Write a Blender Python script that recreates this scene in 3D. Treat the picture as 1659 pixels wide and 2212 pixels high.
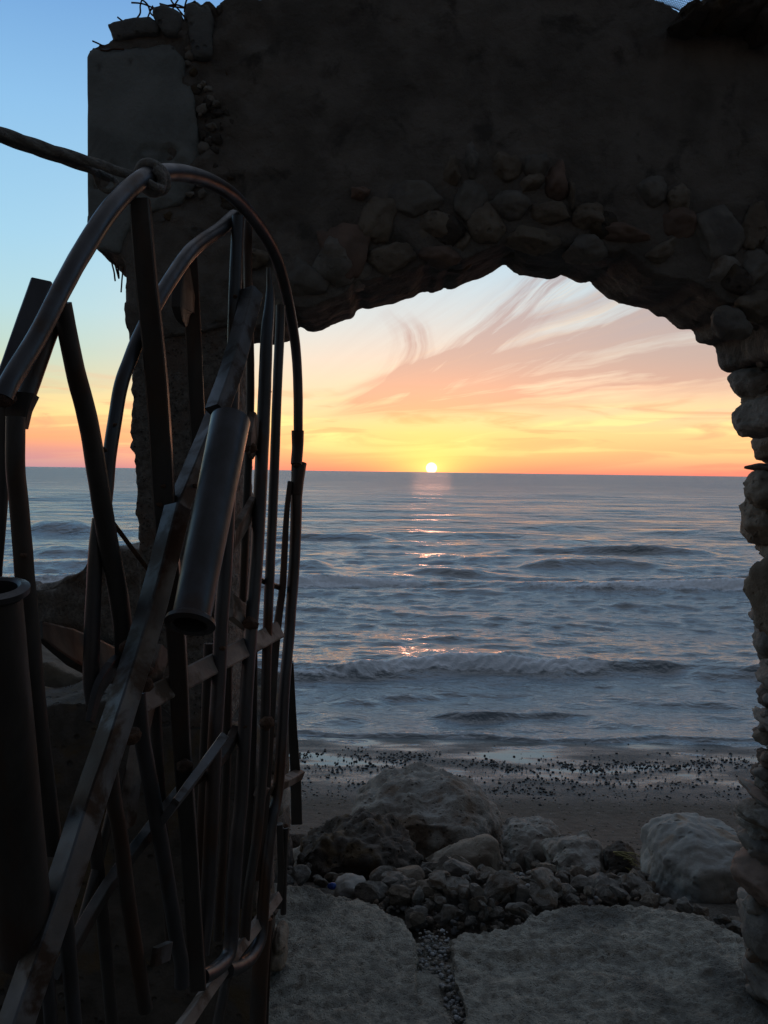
import bpy, bmesh, math, random
import numpy as np
from mathutils import Vector, Matrix, noise
R = math.radians
random.seed(7); np.random.seed(7)
S = bpy.context.scene
for o in list(bpy.data.objects): bpy.data.objects.remove(o)
C = S.collection

# ------------------------------------------------------------------ camera
EYE = Vector((0, 0, 2.1)); F = 1780.0; CX, CY = 829.5, 1106.0; PITCH = R(2.81); ROLL = R(0.80)
fw = Vector((0, math.cos(PITCH), -math.sin(PITCH))); r0 = Vector((1, 0, 0)); u0 = r0.cross(fw)
rt = r0*math.cos(ROLL) + u0*math.sin(ROLL); up = -r0*math.sin(ROLL) + u0*math.cos(ROLL)
cam = bpy.data.cameras.new('camera'); co = bpy.data.objects.new('camera', cam); C.objects.link(co)
co.matrix_world = Matrix(((rt.x, up.x, -fw.x, EYE.x), (rt.y, up.y, -fw.y, EYE.y), (rt.z, up.z, -fw.z, EYE.z), (0, 0, 0, 1)))
cam.sensor_fit = 'VERTICAL'; cam.sensor_height = 24; cam.lens = 24*F/2212; cam.clip_start = 0.05; cam.clip_end = 60000
S.camera = co
S.render.resolution_x = 768; S.render.resolution_y = 1024
def ray(px, py): return fw + rt*((px-CX)/F) + up*(-(py-CY)/F)
def at(px, py, Y):
    d = ray(px, py); return EYE + d*(Y/d.y)
def atz(px, py, z):
    d = ray(px, py); return EYE + d*((z-EYE.z)/d.z)

# ------------------------------------------------------------------ world, sun, exposure
SUND = ray(932, 1011).normalized()
SUNEL = math.asin(SUND.z); SUNAZ = math.atan2(SUND.x, SUND.y)
W = bpy.data.worlds.new('World'); S.world = W; W.use_nodes = True
def srgb(c):
    return tuple(((v/255)/12.92 if v/255 <= .04045 else (((v/255)+.055)/1.055)**2.4) for v in c)
class NT:
    """tiny node helper"""
    def __init__(s, t): s.t = t; s.n = t.nodes; s.l = t.links
    def new(s, k, **kw):
        n = s.n.new(k)
        for a, b in kw.items(): setattr(n, a, b)
        return n
    def put(s, sock, v):
        if v is None: return
        if isinstance(v, bpy.types.NodeSocket): s.l.new(v, sock)
        else:
            if hasattr(sock.default_value, '__len__') and len(sock.default_value) == 4 and len(v) == 3: v = (*v, 1)
            sock.default_value = v
    def m(s, op, a, b=None, c=None, clamp=False):
        n = s.new('ShaderNodeMath', operation=op, use_clamp=clamp); s.put(n.inputs[0], a); s.put(n.inputs[1], b); s.put(n.inputs[2], c); return n.outputs[0]
    def mix(s, f, a, b, mode='MIX'):
        n = s.new('ShaderNodeMix', data_type='RGBA', blend_type=mode); s.put(n.inputs['Factor'], f); s.put(n.inputs[6], a); s.put(n.inputs[7], b); return n.outputs[2]
    def noise(s, v, scale, detail=4, rough=.5, dist=0, out=0):
        n = s.new('ShaderNodeTexNoise'); s.put(n.inputs['Vector'], v); n.inputs['Scale'].default_value = scale; n.inputs['Detail'].default_value = detail
        n.inputs['Roughness'].default_value = rough; n.inputs['Distortion'].default_value = dist; return n.outputs[out]
    def vor(s, v, scale, feat='F1', out='Distance', rand=1):
        n = s.new('ShaderNodeTexVoronoi', feature=feat); s.put(n.inputs['Vector'], v); n.inputs['Scale'].default_value = scale; n.inputs['Randomness'].default_value = rand; return n.outputs[out]
    def ramp(s, f, stops, interp='LINEAR'):
        n = s.new('ShaderNodeValToRGB'); s.put(n.inputs[0], f); r = n.color_ramp; r.interpolation = interp
        while len(r.elements) < len(stops): r.elements.new(.5)
        for e, (p, c) in zip(r.elements, stops): e.position = p; e.color = (*c, 1) if len(c) == 3 else c
        return n.outputs[0]
    def mr(s, v, a, b, c=0., d=1., smooth=True):
        n = s.new('ShaderNodeMapRange', interpolation_type='SMOOTHSTEP' if smooth else 'LINEAR'); s.put(n.inputs[0], v)
        for i, q in enumerate((a, b, c, d)): n.inputs[i+1].default_value = q
        return n.outputs[0]
    def comb(s, x, y, z=0.):
        n = s.new('ShaderNodeCombineXYZ'); s.put(n.inputs[0], x); s.put(n.inputs[1], y); s.put(n.inputs[2], z); return n.outputs[0]
    def gauss(s, v, c, w):
        d = s.m('DIVIDE', s.m('SUBTRACT', v, c), w); return s.m('EXPONENT', s.m('MULTIPLY', s.m('MULTIPLY', d, d), -1.))

def build_world():
    t = NT(W.node_tree); t.n.clear()
    tc = t.new('ShaderNodeTexCoord').outputs['Generated']
    sep = t.new('ShaderNodeSeparateXYZ'); t.l.new(tc, sep.inputs[0]); x, y, z = sep.outputs
    az = t.m('ARCTAN2', x, y); el = t.m('ARCSINE', z)
    # elevation ramp (0 .. 0.8 rad -> 0 .. 1)
    e = t.m('DIVIDE', el, .8, clamp=True)
    def E(py): return math.atan((1019-py)/F)/.8
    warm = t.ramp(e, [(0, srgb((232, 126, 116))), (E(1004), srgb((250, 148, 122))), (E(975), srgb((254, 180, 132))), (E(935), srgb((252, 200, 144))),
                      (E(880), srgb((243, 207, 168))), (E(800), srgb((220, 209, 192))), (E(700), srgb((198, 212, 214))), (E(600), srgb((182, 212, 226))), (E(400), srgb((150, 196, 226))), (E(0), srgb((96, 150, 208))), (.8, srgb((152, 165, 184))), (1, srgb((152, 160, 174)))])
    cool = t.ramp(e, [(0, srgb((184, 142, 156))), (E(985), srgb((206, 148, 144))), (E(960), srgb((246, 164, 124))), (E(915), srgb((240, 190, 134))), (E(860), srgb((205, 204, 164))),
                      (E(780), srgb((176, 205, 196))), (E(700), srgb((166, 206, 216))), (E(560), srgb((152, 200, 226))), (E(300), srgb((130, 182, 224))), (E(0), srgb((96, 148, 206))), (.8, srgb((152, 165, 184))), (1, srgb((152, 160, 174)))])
    k = t.mr(t.m('SUBTRACT', az, SUNAZ), -.50, -.12)
    k2 = t.mr(t.m('SUBTRACT', az, SUNAZ), 1.3, .55)
    col = t.mix(t.m('MULTIPLY', k, k2), cool, warm)
    # ---- flat bands of lit cloud low over the horizon
    bv = t.comb(t.m('MULTIPLY', az, 5.), t.m('MULTIPLY', t.m('SUBTRACT', el, t.m('MULTIPLY', az, .04)), 42.), .3)
    b1 = t.noise(bv, 1.0, 5, .55, .8)
    bm = t.m('MULTIPLY', t.mr(b1, .47, .60), t.gauss(el, .050, .030))
    col = t.mix(t.m('MULTIPLY', bm, .62), col, srgb((255, 238, 160)))
    b2 = t.noise(t.comb(t.m('MULTIPLY', az, 6.), t.m('MULTIPLY', el, 55.), 7.3), 1.0, 5, .55, 1.0)
    bm2 = t.m('MULTIPLY', t.mr(b2, .50, .66), t.gauss(el, .062, .038))
    col = t.mix(t.m('MULTIPLY', bm2, .75), col, srgb((232, 160, 128)))
    # ---- cirrus fanning out of the left, upwards to the right
    dx = t.m('SUBTRACT', az, -.16); dy = t.m('SUBTRACT', el, .055)
    th = t.m('ARCTAN2', dy, dx); rr = t.m('SQRT', t.m('ADD', t.m('MULTIPLY', dx, dx), t.m('MULTIPLY', dy, dy)))
    wv = t.noise(t.comb(t.m('MULTIPLY', az, 9.), t.m('MULTIPLY', el, 12.), 2.), 1., 3, .5)
    w5 = t.m('SUBTRACT', wv, .5)
    tw = t.m('ADD', th, t.m('MULTIPLY', w5, .045))
    st = t.noise(t.comb(t.m('MULTIPLY', tw, 15.), t.m('MULTIPLY', rr, 4.0), 1.7), 1., 8, .58, .05)
    st2 = t.noise(t.comb(t.m('MULTIPLY', tw, 52.), t.m('MULTIPLY', rr, 6.), 4.1), 1., 6, .62, .05)
    reg = t.m('MULTIPLY', t.mr(rr, .05, .22), t.mr(rr, 1.5, .7))
    main = t.m('ADD', t.m('MULTIPLY', t.gauss(tw, .135, .060), 2.0), t.m('MULTIPLY', t.gauss(tw, .25, .042), 1.7))
    main = t.m('ADD', main, t.m('MULTIPLY', t.gauss(tw, .345, .036), .9))
    main = t.m('ADD', main, t.m('MULTIPLY', t.gauss(tw, .62, .2), .2))
    dens = t.m('MULTIPLY', t.m('MULTIPLY', main, t.mr(t.m('ADD', t.m('MULTIPLY', st, .7), t.m('MULTIPLY', st2, .3)), .26, .60)), reg)
    def curl(f, wd, lo, hi, amp, fr_):
        d = t.m('SUBTRACT', t.m('ADD', az, t.m('MULTIPLY', w5, .03)), f)
        s_ = t.noise(t.comb(t.m('MULTIPLY', d, fr_), t.m('MULTIPLY', el, 7.), 9.), 1., 7, .62, .1)
        q = t.m('MULTIPLY', t.gauss(d, 0., wd), t.mr(s_, .34, .66))
        q = t.m('MULTIPLY', q, t.m('MULTIPLY', t.mr(el, lo, lo+.035), t.mr(el, hi, hi-.04))); return t.m('MULTIPLY', q, amp)
    cA = curl(t.m('ADD', .062, t.m('MULTIPLY', t.m('SUBTRACT', el, .111), 1.16)), .034, .07, .27, 1.4, 46.)
    e1 = t.m('SUBTRACT', el, .152)
    cB = curl(t.m('SUBTRACT', .034, t.m('MULTIPLY', t.m('MULTIPLY', e1, e1), 13.)), .022, .06, .20, 1.0, 48.)
    cC = curl(t.m('ADD', .16, t.m('MULTIPLY', t.m('SUBTRACT', el, .12), 1.9)), .030, .09, .28, .5, 55.)
    dens = t.m('ADD', dens, t.m('ADD', cA, t.m('ADD', cB, cC)), clamp=True)
    ccol = t.ramp(t.m('DIVIDE', el, .32, clamp=True), [(0, srgb((240, 152, 118))), (.22, srgb((204, 150, 134))), (.42, srgb((172, 148, 146))), (.8, srgb((146, 148, 160))), (1, srgb((146, 156, 176)))])
    lit = t.m('MULTIPLY', t.m('MULTIPLY', t.mr(st2, .46, .64), t.gauss(tw, .30, .13)), reg)
    col = t.mix(t.m('MULTIPLY', lit, .4), col, srgb((248, 226, 190)))
    col = t.mix(t.m('MULTIPLY', dens, .86), col, ccol)
    # ---- aureole of the sun, wider along the horizon
    sa = t.m('SUBTRACT', az, SUNAZ); se = t.m('SUBTRACT', el, SUNEL)
    q = t.m('SQRT', t.m('ADD', t.m('MULTIPLY', t.m('MULTIPLY', sa, sa), .30), t.m('MULTIPLY', se, se)))
    g1 = t.m('EXPONENT', t.m('MULTIPLY', q, -36.)); g2 = t.m('EXPONENT', t.m('MULTIPLY', q, -75.))
    front = t.mr(y, -.3, .35)
    col = t.mix(t.m('MULTIPLY', t.m('MULTIPLY', g1, .5), front), col, (1.15, .72, .10))
    col = t.mix(t.m('MULTIPLY', g2, .75), col, (1.5, 1.05, .32))
    # the sky darkens away from the sunset
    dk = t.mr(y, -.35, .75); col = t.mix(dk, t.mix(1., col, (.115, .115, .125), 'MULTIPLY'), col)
    nd = t.new('ShaderNodeVectorMath', operation='DOT_PRODUCT'); t.l.new(tc, nd.inputs[0]); nd.inputs[1].default_value = SUND
    disc = t.mr(nd.outputs['Value'], math.cos(R(.40)), math.cos(R(.36)))
    col = t.mix(disc, col, (1.7, 1.45, 1.1))
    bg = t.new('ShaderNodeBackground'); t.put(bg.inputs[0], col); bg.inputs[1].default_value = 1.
    sky = t.new('ShaderNodeTexSky', sky_type='NISHITA'); sky.sun_disc = False; sky.sun_elevation = max(SUNEL, R(.3)); sky.sun_rotation = SUNAZ
    bg2 = t.new('ShaderNodeBackground'); t.l.new(sky.outputs[0], bg2.inputs[0]); bg2.inputs[1].default_value = .05
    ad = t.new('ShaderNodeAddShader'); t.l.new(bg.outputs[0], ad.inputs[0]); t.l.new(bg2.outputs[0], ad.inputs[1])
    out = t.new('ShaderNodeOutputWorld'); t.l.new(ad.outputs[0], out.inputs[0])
build_world()
sl = bpy.data.lights.new('sun', 'SUN'); sl.energy = 0.10; sl.angle = R(3.); sl.color = (1, .42, .26)
so = bpy.data.objects.new('sun', sl); C.objects.link(so); so.rotation_euler = SUND.to_track_quat('Z', 'Y').to_euler()
S.view_settings.view_transform = 'Standard'; S.view_settings.look = 'None'; S.view_settings.exposure = 0.1; S.view_settings.gamma = 1
S.render.engine = 'CYCLES'

# ------------------------------------------------------------------ materials
def mat(name, c1, c2, scale=6, rough=.85, bump=.3, bscale=40, metal=0., spec=.3, c3=None, c3scale=2.5, c3lo=.5, c3hi=.62, pits=0, pscale=60, stretch=None, r2=None):
    m = bpy.data.materials.new(name); m.use_nodes = True; t = NT(m.node_tree); t.n.clear()
    v = t.new('ShaderNodeTexCoord').outputs['Object']
    if stretch:
        mp = t.new('ShaderNodeMapping'); t.l.new(v, mp.inputs[0]); mp.inputs['Scale'].default_value = stretch; v = mp.outputs[0]
    n1 = t.noise(v, scale, 8, .62, .3)
    col = t.mix(t.mr(n1, .32, .68), c1, c2)
    if c3:
        n3 = t.noise(v, c3scale, 6, .6, .5); k3 = t.mr(n3, c3lo, c3hi); col = t.mix(k3, col, c3)
    h = t.noise(v, bscale, 8, .68)
    if pits:
        p = t.vor(v, pscale); pm = t.mr(p, .10, .32); pn = t.mr(t.noise(v, pscale*.4, 3), .42, .6)
        pm = t.m('SUBTRACT', 1., t.m('MULTIPLY', t.m('SUBTRACT', 1., pm), pn))
        h = t.m('ADD', h, t.m('MULTIPLY', pm, pits))
        col = t.mix(t.m('MULTIPLY', t.m('SUBTRACT', 1., pm), .45), col, t.mix(1., col, (.45, .43, .42), 'MULTIPLY'))
    b = t.new('ShaderNodeBump'); b.inputs['Strength'].default_value = min(1, bump*1.4); b.inputs['Distance'].default_value = .012*(bump*2); t.l.new(h, b.inputs['Height'])
    p = t.new('ShaderNodeBsdfPrincipled'); t.put(p.inputs['Base Color'], col); p.inputs['Metallic'].default_value = metal
    if r2: t.put(p.inputs['Roughness'], t.mr(t.noise(v, scale*2.2, 6, .6), .3, .7, rough, r2))
    else: p.inputs['Roughness'].default_value = rough
    p.inputs['Specular IOR Level'].default_value = spec; t.l.new(b.outputs[0], p.inputs['Normal'])
    o = t.new('ShaderNodeOutputMaterial'); t.l.new(p.outputs[0], o.inputs[0]); return m
M = {}
M['concrete_old'] = mat('old_concrete', (.20, .20, .19), (.13, .13, .125), 7, .95, .7, 30, pits=.8, pscale=30)
M['concrete'] = mat('concrete', (.25, .265, .255), (.17, .18, .172), 5, .92, .5, 45, c3=(.11, .11, .105), c3scale=4, c3lo=.55, c3hi=.72)
M['render'] = mat('rough_render', (.215, .19, .165), (.125, .11, .095), 5, .95, 1.0, 22, c3=(.085, .075, .065), c3scale=7, c3lo=.52, c3hi=.70)
M['aggregate'] = mat('aggregate', (.26, .23, .20), (.13, .115, .10), 55, .9, .9, 60, pits=1.2, pscale=75, c3=(.19, .14, .11), c3scale=5)
M['rock'] = mat('rock_grey', (.36, .33, .29), (.20, .18, .155), 7, .9, .9, 36, pits=1, pscale=22, c3=(.20, .15, .11), c3scale=3)
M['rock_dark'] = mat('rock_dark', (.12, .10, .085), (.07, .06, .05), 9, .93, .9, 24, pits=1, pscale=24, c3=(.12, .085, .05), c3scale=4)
M['rock_pale'] = mat('rock_pale', (.33, .325, .30), (.21, .205, .19), 3, .85, .5, 22, pits=1.4, pscale=13, c3=(.25, .18, .12), c3scale=2.2, c3lo=.48, c3hi=.6)
M['stone_tan'] = mat('stone_tan', (.25, .21, .165), (.16, .13, .10), 8, .9, .6, 26, pits=.6, pscale=28)
M['stone_grey'] = mat('stone_grey', (.22, .20, .175), (.15, .138, .12), 8, .85, .5, 30, c3=(.13, .12, .11), c3scale=6)
M['stone_red'] = mat('stone_red', (.23, .155, .12), (.14, .10, .08), 8, .85, .4, 26)
M['slab'] = mat('slab_concrete', (.60, .55, .46), (.31, .28, .235), 18, .95, 1.6, 95, pits=1.2, pscale=85, c3=(.23, .215, .185), c3scale=2.0, c3lo=.5, c3hi=.66)
M['steel'] = mat('weathered_steel', (.092, .092, .100), (.058, .054, .052), 9, .36, .10, 90, metal=.7, spec=.5, c3=(.075, .045, .030), c3scale=6, c3lo=.52, c3hi=.66, stretch=(1, 1, .35), r2=.52)
M['steel_dark'] = mat('dark_steel', (.075, .068, .062), (.045, .040, .036), 9, .42, .12, 90, metal=.6, spec=.5, c3=(.07, .04, .026), c3scale=6, c3lo=.45, c3hi=.65, stretch=(1, 1, .35), r2=.7)
M['steel_stained'] = mat('stained_galvanised', (.15, .152, .16), (.09, .085, .08), 6, .40, .12, 90, metal=.7, spec=.5, c3=(.045, .030, .022), c3scale=9, c3lo=.47, c3hi=.60, r2=.6)
M['rust'] = mat('rusty_iron', (.14, .075, .045), (.07, .042, .03), 18, .85, .6, 80, metal=.2)
M['pale_plate'] = mat('pale_plate', (.30, .25, .21), (.19, .15, .13), 12, .7, .25, 60, metal=.2, c3=(.10, .07, .05), c3scale=9)
M['rope'] = mat('grey_rope', (.46, .44, .40), (.30, .28, .26), 60, .95, 1.0, 160)
M['net'] = mat('net_cord', (.16, .18, .23), (.10, .11, .15), 30, .9, .2)
M['plastic'] = mat('blue_plastic', (.02, .06, .30), (.02, .05, .2), 10, .4, .1)
M['straw'] = mat('dry_straw', (.36, .31, .14), (.22, .19, .09), 20, .85, .3)
M['pebble'] = mat('dark_pebble', (.05, .047, .045), (.028, .026, .026), 6, .45, .2)
M['shell'] = mat('shell_bit', (.35, .33, .30), (.16, .15, .14), 6, .6, .2)
M['gravel'] = mat('crack_pebble', (.30, .30, .30), (.18, .18, .18), 6, .7, .2)

# ------------------------------------------------------------------ object helpers
def tag(o, label=None, cat=None, group=None, kind=None):
    for k, v in (('label', label), ('category', cat), ('group', group), ('kind', kind)):
        if v: o[k] = v
    return o
def empty(name, loc):
    o = bpy.data.objects.new(name, None); C.objects.link(o); o.location = loc; o.empty_display_size = .1; return o
def mesh_obj(name, verts, faces, m, parent=None, smooth=True, mats=None, fmat=None):
    me = bpy.data.meshes.new(name); me.from_pydata([tuple(v) for v in verts], [], faces); me.update()
    if smooth: me.shade_smooth()
    for q in (mats or [m]): me.materials.append(q)
    if fmat is not None: me.polygons.foreach_set('material_index', np.array(fmat, dtype=np.int32))
    o = bpy.data.objects.new(name, me); C.objects.link(o)
    if parent is not None:
        o.parent = parent
        me.transform(Matrix.Translation(-Vector(parent.location)))
    return o
def recenter(o):
    """move a top-level mesh's origin to its base"""
    me = o.data; n = len(me.vertices); a = np.empty(n*3, dtype=np.float32); me.vertices.foreach_get('co', a); a = a.reshape(-1, 3)
    c = Vector((float((a[:, 0].min()+a[:, 0].max())/2), float((a[:, 1].min()+a[:, 1].max())/2), float(a[:, 2].min())))
    me.transform(Matrix.Translation(-c)); o.location = c; return o

class Buf:
    def __init__(s): s.v = []; s.f = []; s.m = []
    def add(s, v, f, mi=0):
        b = len(s.v); s.v += [tuple(q) for q in v]; s.f += [tuple(i+b for i in q) for q in f]; s.m += [mi]*len(f); return s
    def obj(s, name, mats, parent=None, smooth=True):
        return mesh_obj(name, s.v, s.f, None, parent, smooth, mats if isinstance(mats, list) else [mats], s.m)

def smooth_path(P, n=6):
    P = [Vector(p) for p in P]
    if len(P) < 3: return [P[0].lerp(P[1], i/8) for i in range(9)]
    Q = [P[0]*2-P[1]] + P + [P[-1]*2-P[-2]]; out = []
    for i in range(1, len(Q)-2):
        a, b, c, d = Q[i-1:i+3]
        for k in range(n):
            t = k/n; out.append(.5*((2*b)+(c-a)*t+(2*a-5*b+4*c-d)*t*t+(3*b-a-3*c+d)*t**3))
    out.append(P[-1]); return out
def sweep(P, rad, prof='round', n=14, roll=0., smooth=True, caps=True, aspect=1., hollow=0., jit=0., seg=6):
    """sweep a round or square section of half-width rad (number or list) along P"""
    path = smooth_path(P, seg) if smooth else [Vector(p) for p in P]
    N = len(path); rads = [rad]*N if not hasattr(rad, '__len__') else [float(np.interp(i/(N-1), np.linspace(0, 1, len(rad)), rad)) for i in range(N)]
    if prof == 'round': sec = [(math.cos(2*math.pi*k/n), math.sin(2*math.pi*k/n)*aspect) for k in range(n)]
    else:
        b = .86; sec = [(1, -b), (1, b), (b, 1), (-b, 1), (-1, b), (-1, -b), (-b, -1), (b, -1)]; sec = [(x, y*aspect) for x, y in sec]
    n = len(sec); V = []; Fc = []
    T0 = (path[1]-path[0]).normalized(); ref = Vector((0, 1, 0)); U = (ref - T0*ref.dot(T0)).normalized()
    for i, p in enumerate(path):
        T = (path[min(i+1, N-1)]-path[max(i-1, 0)]).normalized(); U = (U - T*U.dot(T)).normalized(); Wd = T.cross(U)
        for (a, b2) in sec:
            a1 = a*math.cos(roll)-b2*math.sin(roll); b1 = a*math.sin(roll)+b2*math.cos(roll)
            q = p + (Wd*a1 + U*b1)*rads[i]
            if jit: q = q + noise.noise_vector(q*25)*jit
            V.append(q)
    for i in range(N-1):
        for k in range(n): Fc.append((i*n+k, i*n+(k+1) % n, (i+1)*n+(k+1) % n, (i+1)*n+k))
    if hollow:
        for end in (0, N-1):
            base = len(V); T = (path[1]-path[0]) if end == 0 else (path[-1]-path[-2]); T.normalize(); s = 1 if end == 0 else -1
            depth = min(.12, (path[-1]-path[0]).length*.4)
            for off in (0, depth):
                for k in range(n): V.append(path[end] + (V[end*n+k]-path[end])*hollow + T*s*off)
            for k in range(n):
                k2 = (k+1) % n; a, b2, c, d = end*n+k, end*n+k2, base+k2, base+k
                e1, e2 = base+n+k2, base+n+k
                if end == 0: Fc += [(b2, a, d, c), (c, d, e2, e1)]
                else: Fc += [(a, b2, c, d), (d, c, e1, e2)]
            Fc.append(tuple(base+n+k for k in range(n)) if end else tuple(base+n+k for k in reversed(range(n))))
    elif caps:
        Fc.append(tuple(reversed(range(n)))); Fc.append(tuple((N-1)*n+k for k in range(n)))
    return V, Fc

def ico(sub):
    bm = bmesh.new(); bmesh.ops.create_icosphere(bm, subdivisions=sub, radius=1); v = [q.co.copy() for q in bm.verts]; f = [tuple(w.index for w in q.verts) for q in bm.faces]; bm.free(); return v, f
ICO = {k: ico(k) for k in (1, 2, 3, 4, 5)}
def rock(size, seed=0, sub=3, ang=.35, rough=.12, cuts=7, rot=None, fine=.0, flat=0., hard=.88):
    """an irregular stone: sphere cut by random planes, roughened"""
    rnd = random.Random(seed); V, Fc = ICO[sub]; off = Vector((rnd.uniform(-50, 50), rnd.uniform(-50, 50), rnd.uniform(-50, 50)))
    pl = []
    for i in range(cuts):
        d = Vector((rnd.gauss(0, 1), rnd.gauss(0, 1), rnd.gauss(0, 1))).normalized(); pl.append((d, rnd.uniform(1-ang, 1-ang*.25)))
    if flat: pl.append((Vector((rnd.uniform(-.15, .15), rnd.uniform(-.15, .15), 1)).normalized(), 1-flat))
    out = []
    for v in V:
        q = v.copy()
        for d, h in pl:
            s = q.dot(d)
            if s > h: q = q - d*(s-h)*hard
        q = q*(1 + rough*noise.fractal(q*1.3+off, .8, 2.1, 4))
        if fine:
            q = q*(1 + fine*noise.fractal(q*6+off, .7, 2.2, 4)) 
            c = noise.noise(q*4.5+off*2); q = q*(1 - fine*1.2*max(0, c-.25))
        q = Vector((q.x*size[0], q.y*size[1], q.z*size[2]))
        if rot is not None: q = rot @ q
        out.append(q)
    return out, Fc
def boulder(name, px0, px1, py0, py1, Y, m, seed, label, depth=.8, sub=5, ang=.4, rough=.2, fine=.06, sink=.15, cuts=9, flat=0., rotz=0., cat='boulder', group=None, roty=0., cm=None):
    a = at(px0, (py0+py1)/2, Y); b = at(px1, (py0+py1)/2, Y); t = at((px0+px1)/2, py0, Y); u = at((px0+px1)/2, py1, Y)
    w = (b-a).length/2*1.06; h = (t.z-u.z)/2*(1+sink)*1.05
    v, f = rock((w, w*depth, h), seed, sub, ang, rough, cuts, Matrix.Rotation(rotz, 3, 'Z') @ Matrix.Rotation(roty, 3, 'Y'), fine, flat)
    c = Vector(((a.x+b.x)/2, Y+w*depth*.5, (t.z+u.z)/2 - (t.z-u.z)*sink/2))
    v = [q+c for q in v]
    o = mesh_obj(name, v, f, m); recenter(o); tag(o, label, cat, group); return o

def prism(outline, plane, d0, d1, voxel, disp, seed=0, name='x', bev=0.):
    """outline (list of 2-D points in xz or xy) extruded from d0 to d1, remeshed, roughened; returns verts, faces"""
    bm = bmesh.new(); mk = (lambda p, d: (p[0], d, p[1])) if plane == 'xz' else (lambda p, d: (p[0], p[1], d))
    A = [bm.verts.new(mk(p, d0)) for p in outline]; B = [bm.verts.new(mk(p, d1)) for p in outline]; n = len(A)
    bm.faces.new(A); bm.faces.new(list(reversed(B)))
    for i in range(n): bm.faces.new((A[(i+1) % n], A[i], B[i], B[(i+1) % n]))
    bmesh.ops.recalc_face_normals(bm, faces=bm.faces); bmesh.ops.triangulate(bm, faces=bm.faces)
    me = bpy.data.meshes.new('tmp'); bm.to_mesh(me); bm.free()
    o = bpy.data.objects.new('tmp', me); C.objects.link(o)
    md = o.modifiers.new('r', 'REMESH'); md.mode = 'VOXEL'; md.voxel_size = voxel; md.adaptivity = 0
    m3 = o.modifiers.new('s', 'SMOOTH'); m3.factor = .3; m3.iterations = 1
    dg = bpy.context.evaluated_depsgraph_get(); ev = o.evaluated_get(dg); m2 = bpy.data.meshes.new_from_object(ev)
    bpy.data.objects.remove(o); bpy.data.meshes.remove(me)
    off = Vector((seed*13.7, seed*7.1, seed*3.3)); V = []
    for v in m2.vertices:
        c = v.co.copy(); V.append(c + v.normal*disp(c, c+off, v.normal))
    Fc = [tuple(p.vertices) for p in m2.polygons]; bpy.data.meshes.remove(m2); return V, Fc
fr = noise.fractal

# ================================================================== THE SETTING
SEA = -1.8; SHORE = 11.3
def sand_z(x, y):
    z6 = SEA + .80; rip = .05*math.sin(x*.9+1.2) + .03*math.sin(x*2.1)
    if y > 9.7: z = SEA + (SHORE-y)*.035 + .25*rip*max(0, 1-abs(y-10.6))
    elif y > 6.5: k = (9.7-y)/3.2; z = SEA + (SHORE-9.7)*.035 + (z6-SEA-(SHORE-9.7)*.035)*(k*.75+.25*k*k) + rip*.5*math.sin(k*math.pi)
    elif y > 4.2: k = (y-4.2)/2.3; z = -.13*(1-k) + z6*k
    else: z = -.13
    if y > 12.0: z -= (y-12.0)*.10
    return z + .018*fr(Vector((x*.8, y*.8, 0)), 1, 2, 4)*min(1, max(.3, (y-3)))*(.25 if y > 9.7 else 1)
def sheet(name, xs, ys, zf, m):
    nx, ny = len(xs), len(ys); V = [(x, y, zf(x, y)) for y in ys for x in xs]
    Fc = [(j*nx+i, j*nx+i+1, (j+1)*nx+i+1, (j+1)*nx+i) for j in range(ny-1) for i in range(nx-1)]
    o = mesh_obj(name, V, Fc, m); return tag(o, kind='structure')
def sand_mat():
    m = bpy.data.materials.new('sand'); m.use_nodes = True; t = NT(m.node_tree); t.n.clear()
    v = t.new('ShaderNodeTexCoord').outputs['Object']; sp = t.new('ShaderNodeSeparateXYZ'); t.l.new(v, sp.inputs[0])
    n = t.noise(v, 1.3, 6, .6); wet = t.mr(t.m('ADD', sp.outputs[1], t.m('MULTIPLY', t.m('SUBTRACT', n, .5), 1.1)), 8.95, 9.7)
    c = t.mix(t.mr(t.noise(v, 9, 8, .7), .3, .7), (.185, .162, .138), (.12, .105, .09))
    fl = t.mr(t.noise(v, 70, 3, .6), .62, .70); c = t.mix(t.m('MULTIPLY', fl, .6), c, (.05, .045, .04))
    c = t.mix(wet, c, t.mix(t.mr(t.noise(v, 22, 6, .7), .4, .62), (.060, .054, .050), (.030, .028, .027)))
    pn = t.noise(t.comb(t.m('MULTIPLY', sp.outputs[0], .7), t.m('MULTIPLY', sp.outputs[1], 2.2), 3.), 1., 4, .55)
    film = t.m('MULTIPLY', t.mr(sp.outputs[1], 9.75, 10.25), t.mr(pn, .38, .64))
    rg = t.m('SUBTRACT', .95, t.m('MULTIPLY', wet, .38)); rg = t.m('SUBTRACT', rg, t.m('MULTIPLY', film, .52))
    h = t.m('ADD', t.noise(v, 26, 8, .7), t.m('MULTIPLY', t.noise(v, 5, 4, .6), 1.2))
    b = t.new('ShaderNodeBump'); t.l.new(h, b.inputs['Height']); t.put(b.inputs['Strength'], t.m('SUBTRACT', .95, t.m('ADD', t.m('MULTIPLY', wet, .3), t.m('MULTIPLY', film, .645)))); b.inputs['Distance'].default_value = .05
    p = t.new('ShaderNodeBsdfPrincipled'); t.put(p.inputs['Base Color'], c); t.put(p.inputs['Roughness'], rg); t.put(p.inputs['Specular IOR Level'], t.m('ADD', .12, t.m('MULTIPLY', wet, .5))); t.l.new(b.outputs[0], p.inputs['Normal'])
    o = t.new('ShaderNodeOutputMaterial'); t.l.new(p.outputs[0], o.inputs[0]); return m
xs = list(np.concatenate([np.linspace(-60, -8, 27)[:-1], np.linspace(-8, 8, 161), np.linspace(8, 60, 27)[1:]]))
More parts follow.
